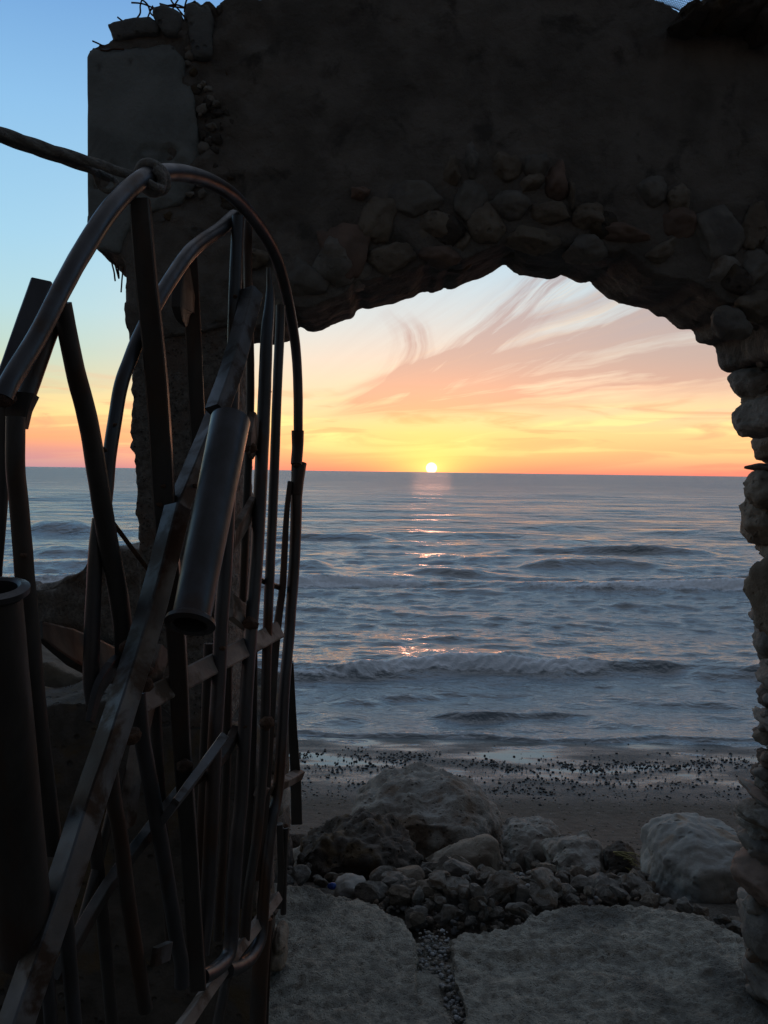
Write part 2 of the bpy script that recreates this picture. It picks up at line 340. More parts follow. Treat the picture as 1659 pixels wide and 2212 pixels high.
ys = list(np.concatenate([np.linspace(-25, 2, 14)[:-1], np.linspace(2, 14, 121), np.linspace(14, 30, 12)[1:]]))
sheet('beach', xs, ys, sand_z, sand_mat())

def sea_mat():
    m = bpy.data.materials.new('sea'); m.use_nodes = True; t = NT(m.node_tree); t.n.clear()
    v = t.new('ShaderNodeTexCoord').outputs['Object']; sp = t.new('ShaderNodeSeparateXYZ'); t.l.new(v, sp.inputs[0]); X, Y, Z = sp.outputs
    def nz(sx, sy, z0, det=4, rough=.55, dist=.4): return t.noise(t.comb(t.m('MULTIPLY', X, sx), t.m('MULTIPLY', Y, sy), z0), 1., det, rough, dist)
    h = t.m('MULTIPLY', nz(1.7, 3.6, 0.), .062)
    h = t.m('ADD', h, t.m('MULTIPLY', nz(5., 9., 3.), .030))
    h = t.m('ADD', h, t.m('MULTIPLY', nz(15., 20., 5.), .010))
    far = t.mr(Y, 22, 60, 0, 1)
    h = t.m('ADD', h, t.m('MULTIPLY', t.m('MULTIPLY', nz(.5, .95, 6.), .52), far))
    far2 = t.mr(Y, 70, 260, 0, 1)
    h = t.m('ADD', h, t.m('MULTIPLY', t.m('MULTIPLY', nz(.07, .15, 9., 5), 3.4), far2))
    h = t.m('ADD', h, t.m('MULTIPLY', t.m('MULTIPLY', nz(.010, .022, 2., 5), 14.), t.mr(Y, 250, 900, 0, 1)))
    b = t.new('ShaderNodeBump'); t.l.new(h, b.inputs['Height']); b.inputs['Strength'].default_value = 1.; b.inputs['Distance'].default_value = 1.
    at_ = t.new('ShaderNodeAttribute', attribute_name='foam'); fo = at_.outputs['Fac']
    fn = t.m('ADD', t.m('MULTIPLY', nz(5, 9, 2., 8, .7, 1.), .6), t.m('MULTIPLY', t.vor(t.comb(t.m('MULTIPLY', X, 3.), t.m('MULTIPLY', Y, 5.), 0.), 1.3), .35))
    fk = t.mr(t.m('ADD', fo, t.m('MULTIPLY', t.m('SUBTRACT', fn, .5), 1.1)),   .36, .70)
    p = t.new('ShaderNodeBsdfPrincipled'); t.put(p.inputs['Base Color'], t.mix(fk, (.150, .180, .200), (.80, .82, .86))); p.inputs['IOR'].default_value = 1.5
    t.put(p.inputs['Roughness'], t.m('ADD', t.m('ADD', t.mr(t.m('LOGARITHM', Y, 10.), 1.1, 2.6, .10, .36), t.m('MULTIPLY', t.m('SUBTRACT', nz(.03, .16, 1., 6, .7), .5), .5)), t.m('MULTIPLY', fk, .6))); p.inputs['Specular IOR Level'].default_value = 1.
    t.l.new(b.outputs[0], p.inputs['Normal'])
    o = t.new('ShaderNodeOutputMaterial'); t.l.new(p.outputs[0], o.inputs[0]); return m
def wy(py): return (EYE.z-SEA)/((py-1019)/F)
# (pixel row of the crest, x from, x to (in photo columns), height, width m, foam, [foam gap])
WAVES = [(1462, -200, 1900, .24, .55, 1.0, 1330, 1900), (1276, -200, 1900, .34, 1.2, 1.0, 930, 1130), (1218, 1120, 1450, .42, 1.1, 0, 0, 0), (1194, 1030, 1580, .46, 1.4, 0, 0, 0),
         (1172, 560, 860, .75, 1.8, .10, 0, 0), (1226, 600, 720, .35, 1.3, 0, 0, 0), (1556, 900, 1360, .12, .26, 0, 0, 0), (1594, -300, 2000, .055, .16, .0, 0, 0), (1560, 640, 800, .07, .4, 0, 0, 0),
         (1154, 1480, 1800, .45, 3, 0, 0, 0), (1162, 40, 220, .5, 3, 0, 0, 0), (1500, 700, 1100, .06, .5, 0, 0, 0), (1520, 1100, 1700, .07, .5, 0, 0, 0), (1243, 900, 1900, .26, .9, 0, 0, 0), (1140, 700, 1300, .35, 3, 0, 0, 0),
         (1210, 60, 260, .35, 1.5, 0, 0, 0), (1235, 0, 300, .3, 1.2, 0, 0, 0)]
def build_sea():
    py = np.concatenate([np.linspace(1720, 1030, 900), 1019+11*np.exp(-np.linspace(0, 6.2, 90))[1:]])
    Y = (EYE.z-SEA)/((py-1019)/F); nx = 760; T = np.linspace(-1, 1, nx)
    Yg, Tg = np.meshgrid(Y, T, indexing='ij'); Xg = Tg*(Yg*.62+3.5)
    dY = np.abs(np.gradient(Y))[:, None]*np.ones_like(Xg); dX = (Yg*.62+3.5)*2/nx
    sp_ = np.maximum(dY, dX); Zg = np.zeros_like(Xg); rng = np.random.RandomState(3)
    for i in range(120):
        lam = math.exp(rng.uniform(math.log(.25), math.log(12))); a = lam*.0052*(1 if lam < 1.2 else .50); ang = rng.normal(0, .20 if lam > 1.2 else .45)
        kx, ky = math.sin(ang)*2*math.pi/lam, math.cos(ang)*2*math.pi/lam; ph = rng.uniform(0, 6.28)
        fade = np.clip(lam/(3.0*sp_)-.6, 0, 1); near = np.clip((Yg-11)/8, .22, 1) if lam > 1.2 else np.clip((Yg-10.6)/5, .55, 1)
        s = np.sin(kx*Xg+ky*Yg+ph+.6*np.sin(Xg*.23+i)); Zg += a*(s+.25*np.sin(2*(kx*Xg+ky*Yg+ph)))*fade*near
    foam = np.zeros_like(Xg); PX = CX + F*Xg/np.maximum(Yg, 1)
    for j, (row, x0, x1, A, w, fo, g0, g1) in enumerate(WAVES):
        y0 = wy(row); wob = .35*w*np.sin(Xg/(w*3.1)+j*1.7)+.22*w*np.sin(Xg/(w*1.3)+j)+.5*w*np.sin(Xg/(w*9)+j*2.2); d = Yg-(y0+wob)
        e = 1/(1+np.exp(-(PX-x0)/18))*1/(1+np.exp((PX-x1)/18)); e = e*(.8+.2*np.sin(Xg/(w*2.2)+j*3))
        if x1-x0 < 900: e = e*np.clip(1.15*np.sin(np.clip((PX-x0)/(x1-x0), 0, 1)*math.pi)**.6, 0, 1)
        sh = np.where(d < 0, np.exp(-(d/(w*.42))**2), np.exp(-(d/(w*1.5))**2)); Zg += A*e*sh
        if fo:
            g = fo*np.ones_like(Xg)
            if g1 > g0: g = g*(1-.95/(1+np.exp(-(PX-g0)/12))*1/(1+np.exp((PX-g1)/12)))
            f1 = np.exp(-((d+w*.25)/(w*.42))**2)*.95; f2 = np.where(d > 0, np.exp(-d/(w*2.2)), 0)*.45
            foam = np.maximum(foam, g*e*np.maximum(f1, f2))
            Zg += g*e*f1*.05*A/.4*np.sin(Xg*19+3*np.sin(Yg*7))*np.sin(Yg*17+2*np.sin(Xg*11))
    foam = np.maximum(foam, .30*np.exp(-((Yg-20)/6)**2)); foam = np.maximum(foam, .32*np.exp(-((Yg-12)/.7)**2))
    Zg += SEA; n = Xg.size; co_ = np.stack([Xg.ravel(), Yg.ravel(), Zg.ravel()], 1).astype(np.float32)
    ny = len(Y); I = np.arange(ny-1)[:, None]*nx+np.arange(nx-1)[None, :]; I = I.ravel(); q = np.stack([I, I+1, I+nx+1, I+nx], 1).astype(np.int32)
    me = bpy.data.meshes.new('sea'); me.vertices.add(n); me.vertices.foreach_set('co', co_.ravel()); me.loops.add(q.size); me.loops.foreach_set('vertex_index', q.ravel())
    me.polygons.add(len(q)); me.polygons.foreach_set('loop_start', np.arange(0, q.size, 4, dtype=np.int32)); me.update(calc_edges=True); me.validate()
    me.shade_smooth(); at_ = me.attributes.new('foam', 'FLOAT', 'POINT'); at_.data.foreach_set('value', foam.ravel().astype(np.float32))
    me.materials.append(sea_mat()); o = bpy.data.objects.new('sea', me); C.objects.link(o); tag(o, kind='structure')
build_sea()

# ================================================================== RUINED WALL WITH THE ARCH
YF, YB = 3.0, 3.5
wall = empty('ruined_arch_wall', (0, 3.25, -.2)); tag(wall, 'ruined masonry wall with rough stone archway framing the sunset sea', 'wall')
def bk(p, Y=YB): q = at(p[0], p[1], Y); return (q.x, q.z)
ARCH = [(560, 742), (600, 746), (632, 735), (645, 704), (655, 708), (668, 717), (685, 718), (705, 712), (740, 698), (765, 688), (770, 672), (778, 667), (800, 668), (830, 660), (860, 652), (890, 645), (905, 634), (920, 630), (935, 631), (950, 628), (958, 618), (963, 625), (975, 627), (985, 626), (1000, 617), (1030, 606), (1060, 592), (1078, 580), (1088, 571), (1093, 576), (1100, 585), (1120, 598), (1150, 602), (1175, 602), (1195, 600), (1203, 595), (1212, 596), (1230, 606), (1248, 614), (1262, 612), (1275, 606), (1285, 617), (1300, 627), (1315, 642), (1335, 655), (1370, 664), (1400, 668), (1420, 682), (1432, 683), (1445, 697), (1465, 710), (1495, 712), (1500, 720), (1507, 738), (1525, 743), (1545, 745), (1548, 755), (1549, 775), (1555, 798), (1575, 803), (1597, 800), (1618, 835), (1622, 900), (1648, 960), (1660, 1000), (1640, 1030), (1640, 1100), (1655, 1180), (1645, 1250), (1648, 1330), (1662, 1450), (1664, 1550), (1655, 1700), (1640, 1800), (1636, 1900), (1640, 2000), (1636, 2100), (1632, 2300), (1632, 2420)]
TOPL = [(192, 116), (194, 104), (204, 97), (215, 94), (226, 92), (240, 80), (300, 62), (330, 58), (370, 56), (401, 52), (402, 14), (405, 2), (420, 0), (430, 12), (440, 17), (446, 3), (452, 2), (458, 20), (472, 16), (480, 3), (500, -8), (560, -4), (620, -20), (800, -50), (1100, -50), (1330, -30), (1400, -4), (1425, 1), (1450, 14), (1480, 30), (1500, 44), (1540, 60), (1600, 55), (1700, 40), (1900, 30), (2700, 20)]
def wall_outline():
    # silhouette of the upper wall: front-left pixels are traced at the front face (they hide the back)
    left = [(278, 742), (272, 690), (275, 640), (273, 600), (272, 557), (240, 548), (225, 539), (215, 543), (203, 533), (190, 500), (187, 480)]
    P = [bk(p, YF) for p in left] + [bk(p, YF) for p in TOPL]
    P += [(4.2, P[-1][1]), (4.2, -.35)]
    P += [bk(p) for p in reversed(ARCH)]
    return P
out = wall_outline()
OPEN = [bk(p) for p in ARCH]
def wall_disp(c, q, n):
    d = .012*fr(q*3.0, 1, 2, 5) + .006*fr(q*14, .8, 2, 3)
    if c.y < 3.1 and n.y < -.5:
        k = max(0, 1-abs(c.x+.62-.05*math.sin(c.z*5))/.30)*max(0, min(1, (c.z-1.9)*2)); d += k*(.035*fr(q*9, .9, 2, 4)-.012+.03*max(0, .35-noise.voronoi(q*8)[0][0]))
    if c.y > 3.02 and abs(n.y) < .8: d += .016*noise.noise(Vector((q.x*2.0, q.y*5, q.z*2.0))) + .008*noise.noise(q*9)
    return d
V, Fc = prism(out, 'xz', YF, YB, .012, wall_disp, 1)
mesh_obj('rendered_masonry', V, Fc, M['render'], wall)
bo_ = [(187, 480), (186, 300), (186, 122), (189, 104), (200, 93), (230, 90), (262, 88), (300, 84), (345, 78), (380, 92), (398, 128), (412, 165), (428, 192), (432, 240), (440, 300), (446, 345), (438, 385), (420, 420), (380, 440), (330, 452), (290, 470), (262, 520), (258, 548), (240, 546), (226, 538), (215, 542), (203, 532), (191, 500)]
SP = [bk(p, 2.983) for p in ((362, 326), (350, 345), (218, 392), (205, 400), (392, 352))]
def beam_disp(c, q, n):
    d = .003*fr(q*5, 1, 2, 4)
    e = max(0, min(1, (c.z-(3.57+.05*noise.noise(q*7)))*14)); lo = max(0, min(1, (2.83+.3*(c.x+.95)+.04*noise.noise(q*8)-c.z)*14)); r = max(0, min(1, (c.x-(-.735+.03*noise.noise(q*9)))*20))
    k = max(e, lo, r); d += k*(.035*fr(q*10, .9, 2, 4)-.03)
    if n.y < -.4:
        for (x, z), rad in zip(SP, (.034, .03, .03, .026, .03)):
            dd = math.hypot((c.x-x), (c.z-z)*1.6)*(1+.5*noise.noise(q*18)); d -= .022*max(0, min(1, (rad-dd)*60))
        v = noise.noise(q*22)
        if v > .52: d -= .01
    return d
V, Fc = prism([bk(p, 2.983) for p in bo_], 'xz', 2.983, 3.35, .011, beam_disp, 4)
mesh_obj('concrete_beam', V, Fc, M['concrete'], wall)

# pier under the left springing, bare aggregate concrete
pl = [(276, 725), (274, 700), (278, 740), (283, 800), (281, 850), (284, 900), (279, 960), (288, 985), (292, 1060), (289, 1090), (296, 1150), (298, 1230), (300, 1400), (302, 1560)]
pr = [(552, 725), (550, 800), (549, 900), (548, 1000), (546, 1100), (548, 1200), (540, 1300), (538, 1400), (530, 1480), (528, 1560)]
po = [bk(p, YF+.02) for p in reversed(pl)] + [bk(p, YB-.01) for p in pr]
def pier_disp(c, q, n):
    v = noise.voronoi(q*26)[0]; return .012*fr(q*4, 1, 2, 4) + .012*(.5-min(1, v[0]*1.4)) + .006*noise.noise(q*40)
V, Fc = prism(po, 'xz', YF+.02, YB-.01, .013, pier_disp, 2)
mesh_obj('pier', V, Fc, M['aggregate'], wall)
# stone base under the pier
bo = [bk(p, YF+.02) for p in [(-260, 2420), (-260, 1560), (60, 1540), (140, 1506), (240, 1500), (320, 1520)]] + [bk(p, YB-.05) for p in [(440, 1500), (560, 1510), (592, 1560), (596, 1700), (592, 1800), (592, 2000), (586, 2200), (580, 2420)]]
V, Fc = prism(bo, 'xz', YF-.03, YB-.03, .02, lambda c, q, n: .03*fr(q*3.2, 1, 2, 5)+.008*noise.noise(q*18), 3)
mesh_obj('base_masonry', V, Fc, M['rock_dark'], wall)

# field stones set in the face of the arch, in the jamb and at the base
SM = [M['stone_tan'], M['stone_grey'], M['stone_red'], M['rock_dark'], M['rock']]
sb = Buf(); k = 0
FACE = [(1017, 347, 20, 43, 0), (1088, 363, 38, 30, .5), (1160, 362, 30, 38, 0), (1143, 404, 34, 18, -.6), (1201, 392, 29, 42, -.1), (1230, 432, 8, 34, 0), (898, 434, 56, 38, .1), (822, 476, 40, 56, .5), (1012, 432, 40, 44, .3), (1052, 484, 46, 40, -.2), (742, 545, 62, 62, .2), (938, 492, 42, 34, 0), (1105, 446, 46, 30, .1), (1190, 462, 46, 26, 0), (1405, 420, 34, 33, 0), (1462, 438, 32, 32, .2), (1346, 503, 54, 24, .15), (1426, 548, 50, 17, -.55), (1542, 512, 60, 58, 0), (1622, 492, 28, 54, .1), (1628, 582, 33, 44, .1), (1628, 662, 44, 34, 0), (1462, 484, 36, 36, 0), (1270, 470, 44, 26, 0), (1655, 540, 20, 24, 0), (975, 378, 22, 34, .3), (660, 610, 46, 50, 0), (850, 560, 50, 34, 0), (950, 555, 44, 26, 0), (1150, 520, 56, 28, 0), (1260, 540, 48, 28, 0), (1500, 610, 50, 34, .2), (1580, 700, 42, 34, .4), (1400, 620, 46, 26, .2), (780, 420, 26, 18, 0), (1700, 760, 40, 50, 0), (1690, 640, 40, 40, 0), (560, 560, 30, 22, 0), (432, 508, 20, 14, 0), (600, 680, 40, 30, 0), (520, 620, 30, 26, 0)]
for (cx, cy, rx, ry, ro) in FACE:
    k += 1
    if cy > 600 and 700 < cx < 1560: continue
    c = at(cx, cy, YF+.020); s = YF/F
    v, f = rock((rx*s*1.08, .072, ry*s*1.08), 100+k, 4, .42, .18, 8, Matrix.Rotation(ro, 3, 'Y'), .05)
    sb.add([q+c for q in v], f, (0, 1, 0, 1, 0, 2)[k % 6])
# inner ring of the soffit, all along the traced outline
for i, (a, b) in enumerate(zip(OPEN[3:-10], OPEN[4:-9])):
    for row in range(3):
        if random.random() < .62: continue
        t_ = random.random(); x = a[0]+(b[0]-a[0])*t_; z = a[1]+(b[1]-a[1])*t_; r = random.uniform(.055, .11)
        nx_ = x-.45; nz_ = z-2.2; L = math.hypot(nx_, nz_); c = Vector((x+nx_/L*(r*.98), YF+.07+row*.15+random.uniform(-.03, .03), z+nz_/L*(r*.98)))
        v, f = rock((r, r*random.uniform(.8, 1.3), r*random.uniform(.75, 1)), 300+i*3+row, 3, .5, .2, 10, Matrix.Rotation(random.uniform(-.5, .5), 3, 'Y'), .02); sb.add([q+c for q in v], f, random.choice((3, 3, 4, 0)))
sb.obj('arch_stones', SM, wall)
jb = Buf()
JAMB = [(1641, 833, 58, 37, 4), (1668, 868, 55, 26, 0), (1652, 905, 56, 38, 4), (1690, 960, 44, 44, 0), (1648, 1010, 25, 9, 3), (1662, 1056, 60, 40, 0), (1664, 1125, 58, 52, 0), (1700, 1192, 52, 36, 0), (1676, 1288, 58, 84, 0), (1692, 1390, 56, 60, 1), (1668, 1330, 30, 34, 1), (1700, 1460, 50, 40, 1), (1678, 1440, 26, 22, 1), (1694, 1508, 44, 26, 3), (1672, 1562, 26, 22, 1), (1690, 1604, 40, 18, 3), (1672, 1648, 30, 18, 3), (1668, 1684, 32, 22, 3), (1636, 1712, 23, 9, 1), (1655, 1724, 27, 13, 2), (1652, 1762, 53, 24, 4), (1640, 1772, 42, 16, 4), (1662, 1828, 58, 42, 1), (1650, 1898, 52, 40, 2), (1676, 1876, 50, 26, 1), (1690, 1934, 60, 30, 3), (1652, 2008, 48, 56, 1), (1640, 1970, 36, 34, 1), (1660, 2066, 46, 30, 1), (1656, 2110, 42, 34, 1), (1668, 2140, 44, 22, 4), (1648, 2188, 52, 38, 1), (1660, 2260, 55, 40, 1), (1700, 2100, 40, 60, 0), (1700, 2000, 40, 60, 0), (1712, 1700, 40, 60, 3), (1715, 1600, 44, 60, 4)]
for i, (cx, cy, rx, ry, mi) in enumerate(JAMB):
    Y = 3.34 - .05*(i % 3); c = at(cx, cy, Y); s = Y/F
    v, f = rock((rx*s*1.05, .13+.02*(i % 4), ry*s*1.10), 500+i, 4, .34, .18, 8, Matrix.Rotation(random.uniform(-.2, .2), 3, 'Y'), .09); jb.add([q+c for q in v], f, mi)
for i in range(46):
    cy = 1440+i*17+random.uniform(-8, 8); cx = float(np.interp(cy, [1440, 1600, 1740, 1900, 2200], [1664, 1662, 1640, 1628, 1630]))+random.uniform(-6, 14); Y = random.uniform(3.2, 3.42); sz = random.uniform(.022, .045)
    v, f = rock((sz*1.2, sz*1.4, sz*.8), 1500+i, 3, .36, .2, 8, Matrix.Rotation(random.uniform(-.6, .6), 3, 'Y'), .05); c = at(cx, cy, Y); jb.add([q+c for q in v], f, random.choice((0, 1, 1, 2, 4)))
for i in range(90):  # the rest of the jamb towards the viewer, mostly outside the frame
    z = random.uniform(-.3, 3.0); y = random.uniform(2.98, 3.25); r = random.uniform(.05, .11); c = Vector((1.66+.03*random.random(), y, z))
    v, f = rock((r, r*1.2, r*.75), 600+i, 3, .3, .14, 6, None, .02); jb.add([q+c for q in v], f, i % 5)
jb.obj('jamb_stones', SM, wall)
bb = Buf()
for i, (cx, cy, rx, ry, mi) in enumerate([(598, 2050, 24, 42, 0), (606, 2026, 16, 26, 0), (580, 2110, 20, 36, 1), (582, 2188, 22, 36, 1), (575, 2250, 25, 30, 1), (606, 1722, 20, 34, 4), (590, 1640, 24, 26, 3), (575, 1960, 26, 26, 3), (575, 1880, 22, 40, 3), (590, 1560, 22, 30, 3)]):
    Y = 3.4; c = at(cx, cy, Y); s = Y/F
    v, f = rock((rx*s*1.05, .10, ry*s*1.05), 800+i, 4, .3, .13, 6, None, .03); bb.add([q+c for q in v], f, mi)
bb.obj('base_stones', SM, wall)
# broken concrete lumps on the top left corner
for (nm, pts, y0, y1) in (('broken_block', [(230, 51), (246, 40), (268, 36), (296, 30), (322, 35), (345, 50), (340, 72), (300, 72), (244, 84), (238, 70)], 2.98, 3.3), ('broken_block', [(345, 62), (328, 22), (350, 8), (378, 20), (392, 28), (390, 50), (378, 72), (352, 72)], 2.97, 3.25),
                          ('broken_block', [(404, 60), (400, 6), (412, 0), (424, 4), (430, 22), (440, 4), (450, 2), (460, 30), (452, 120), (420, 120)], 2.98, 3.3)):
    V, Fc = prism([bk(p, y0) for p in pts], 'xz', y0, y1, .012, lambda c, q, n: .012*fr(q*6, 1, 2, 4), 5); mesh_obj(nm, V, Fc, M['concrete_old'], wall)
# bits of exposed masonry on the crumbled strip
cb = Buf()
for i in range(34):
    t_ = random.random(); cy = 70+t_*420; cx = float(np.interp(cy, [70, 130, 190, 300, 345, 420, 450, 490], [350, 398, 428, 440, 446, 420, 350, 285]))+random.gauss(14, 16); r = random.uniform(.008, .026); c = at(cx, cy, YF+.004)
    v, f = rock((r, r*.8, r*random.uniform(.6, 1)), 2000+i, 3, .5, .25, 9, Matrix.Rotation(random.uniform(-1, 1), 3, 'Y'), .03); cb.add([q+c for q in v], f, random.choice((3, 4, 4, 1)))
for i in range(34):
    cx = random.gauss(478, 34); cy = random.choice([random.uniform(30, 480), random.uniform(60, 300)]); r = random.uniform(.012, .05); c = at(cx, cy, YF+.035+r*.4)
    v, f = rock((r, .03+r*.3, r*random.uniform(.6, 1)), 900+i, 3, .55, .3, 10, Matrix.Rotation(random.uniform(-1, 1), 3, 'Y'), .03); cb.add([q+c for q in v], f, random.choice((3, 3, 4, 2)))
cb.obj('exposed_rubble', SM, wall)
# reinforcement bars
def rod(name, pts, w, Y, m, parent, **kw):
    P = [at(p[0], p[1], Y if len(p) < 3 else p[2]) for p in pts]; v, f = sweep(P, w*Y/F/2, n=8, jit=.0015, **kw); return Buf().add(v, f).obj(name, m, parent)
for pts in [[(237, 540), (240, 560), (246, 585), (249, 607)], [(245, 545), (247, 560), (252, 585), (257, 602)], [(250, 545), (253, 565), (256, 590), (257, 600)], [(268, 545), (267, 565), (264, 600), (262, 632)], [(246, 568), (258, 571), (278, 574)], [(228, 548), (234, 547), (242, 549)],
            [(289, 48), (302, 30), (303, 12), (308, -4)], [(311, 62), (322, 30), (330, 12)], [(284, 6), (310, 8), (330, 16), (345, 17)], [(300, -6), (318, 8), (324, 26), (330, 34)], [(324, 20), (350, 14), (380, 10), (402, 17)], [(345, 8), (375, 14), (400, 17)], [(366, -8), (372, 4), (384, 18), (402, 42)], [(406, -8), (400, 10), (398, 26)],
            [(388, -6), (376, 14), (368, 30)], [(350, 22), (352, 32), (352, 42)], [(217, 109), (230, 110), (245, 106), (268, 107)], [(200, 89), (210, 93), (220, 98)], [(254, 37), (262, 43), (270, 48)], [(251, 48), (256, 54)]]:
    rod('rebar', pts, 3.6, 2.99 if pts[0][1] < 200 else 3.12, M['rust'], wall)
# loose rocks and the shade net over the top right corner
for i, (cx, cy, rx, ry) in enumerate([(1600, 20, 75, 38), (1540, 34, 42, 26), (1655, 60, 40, 30), (1480, 52, 30, 14)]):
    c = at(cx, cy, 2.93); s = 2.93/F; v, f = rock((rx*s, .14, ry*s), 950+i, 4, .3, .25, 6, None, .10); Buf().add([q+c for q in v], f).obj('coping_stone', M['rock_dark'], wall)
def net():
    b = Buf(); a0 = at(1395, 14, 3.12); a1 = at(1500, 60, 3.12)
    for i in range(34):
        u = i/33; p = at(1398+u*110, 6+u*u*44, 3.1); q = at(1418+u*120, -46+u*18, 3.25); mid = (p+q)/2+Vector((0, .03, -.01)); v, f = sweep([p, mid, q], .0009, n=4, seg=3); b.add(v, f)
    for i in range(16):
        w = i/15; P = []
        for j in range(8):
            u = j/7; p = at(1398+u*110, 6+u*u*44, 3.1); q = at(1418+u*120, -46+u*18, 3.25); P.append(p.lerp(q, w)+Vector((0, .03*math.sin(w*3.14), -.01*math.sin(w*3.14))))
        v, f = sweep(P, .0009, n=4, seg=2); b.add(v, f)
    o = b.obj('shade_net', M['net']); recenter(o); tag(o, 'torn dark shade netting caught on the top right corner of the wall', 'net')
net()

# ================================================================== THE WELDED METAL GATE
def leafY(px):
    u = (px-830)/F; t = (-.59-1.26*u)/(1.34*u-.33); return 1.26+1.34*max(-.15, min(1.08, t))
gate = empty('metal_gate', at(300, 2400, 1.8)); tag(gate, 'standing open gate welded from bent pipes and scrap steel bars, left of the arch', 'gate')
def gbar(name, pts, w, dy=0., prof='round', m='steel', roll=.5, aspect=1., label=None, hollow=0., Ys=None, n=16, parent=None, jit=.0006):
    """bar through photo columns/rows on the plane of the gate leaf; w = width(s) in photo pixels"""
    yy = [(Ys[i] if Ys else leafY(p[0])+dy) for i, p in enumerate(pts)]
    P = [at(p[0], p[1], y) for p, y in zip(pts, yy)]; ws = w if hasattr(w, '__len__') else [w]
    if len(ws) == 1: rad = ws[0]*float(np.mean(yy))/F/2
    else: rad = [q*float(np.interp(i/(len(ws)-1), np.linspace(0, 1, len(yy)), yy))/F/2 for i, q in enumerate(ws)]
    if prof == 'square':
        rad = rad*1.10 if not hasattr(rad, '__len__') else [q*1.10 for q in rad]
        k = 1/ (abs(math.cos(roll))+abs(math.sin(roll))*aspect); rad = rad*k if not hasattr(rad, '__len__') else [q*k for q in rad]
    v, f = sweep(P, rad, prof, n, roll, hollow=hollow, aspect=aspect, jit=jit)
    o = Buf().add(v, f).obj(name, M[m], parent or gate, smooth=(prof == 'round'))
    if prof == 'round':
        try: o.data.set_sharp_from_angle(angle=R(50))
        except Exception: pass
    if label: o['label'] = label
    return o
def weld(px, py, r, dy=0., Y=None):
    Y = Y or leafY(px)+dy; c = at(px, py, Y); s = r*Y/F; v, f = rock((s, s, s*.8), int(px+py), 3, .25, .25, 5, None, .08); return Buf().add([q+c for q in v], f).obj('weld', M['rust'], gate)
ft = [(6, 862), (24, 821), (80, 729), (140, 612), (180, 541), (236, 455), (300, 391), (345, 374), (400, 375), (450, 390), (500, 420), (540, 462), (575, 512), (600, 565), (620, 640), (636, 730), (642, 796), (644, 862), (644, 934)]
gbar('frame_tube', ft, [44, 42, 42, 38, 33, 28, 25, 21, 20], m='steel', label='bent tube forming the rounded top of the gate')
gbar('sleeve', [(643, 930), (643, 965), (640, 1003)], [27, 25, 24], m='steel_dark')
gbar('sleeve', [(646, 1000), (643, 1035), (640, 1070)], [33, 28, 26], m='steel_dark')
gbar('frame_tube', [(641, 1060), (637, 1193), (628, 1325), (623, 1393), (615, 1481), (609, 1591), (601, 1701), (588, 1769), (577, 1857), (569, 1955), (565, 2012), (556, 2044), (538, 2072), (514, 2089), (492, 2096)], [25, 24, 24, 25, 26, 28, 30, 31], label='long tube on the far edge with its foot bent inward')
gbar('upright_bar', [(580, 578), (583, 640), (576, 730), (571, 862), (561, 1083), (554, 1215), (545, 1327), (535, 1459), (529, 1569), (521, 1723), (512, 1813), (503, 1950), (499, 2034), (489, 2071), (464, 2096), (438, 2110)], [8, 26, 29, 29, 29, 30, 31, 32, 33, 33], m='steel')
gbar('upright_bar', [(606, 660), (605, 700), (598, 862), (591, 1060), (583, 1237), (577, 1391), (573, 1560)], 21, dy=.03, m='steel')
gbar('upright_bar', [(573, 1545), (570, 1635), (556, 1800), (538, 1920), (528, 2040)], 22, dy=.03, m='steel_dark')
gbar('upright_bar', [(514, 468), (508, 618), (505, 740), (502, 862), (494, 1080), (486, 1237), (479, 1327), (473, 1459), (466, 1569), (460, 1701), (455, 1813), (447, 1967), (436, 2062)], [26, 28, 30, 31, 32, 32, 32], dy=.0, m='steel')
gbar('upright_bar', [(538, 460), (535, 530), (536, 627), (540, 760), (540, 900), (532, 1100), (524, 1300)], 18, dy=.12, m='steel_dark')
# diagonal box beam in three lengths
gbar('diagonal_beam', [(545, 632), (508, 774), (468, 890)], 47, dy=-.10, prof='square', m='steel_stained', roll=.95, label='upper length of the stained diagonal box beam')
gbar('diagonal_beam', [(474, 880), (425, 1000), (368, 1135)], 46, dy=-.04, prof='square', m='steel_stained', roll=.95)
gbar('diagonal_beam', [(384, 1098), (320, 1342), (242, 1590), (196, 1726), (132, 1926), (36, 2206), (0, 2310)], [56, 62, 68, 72, 76, 78], dy=-.12, prof='square', m='steel_stained', roll=.95, label='long lower diagonal box beam with dark stains')
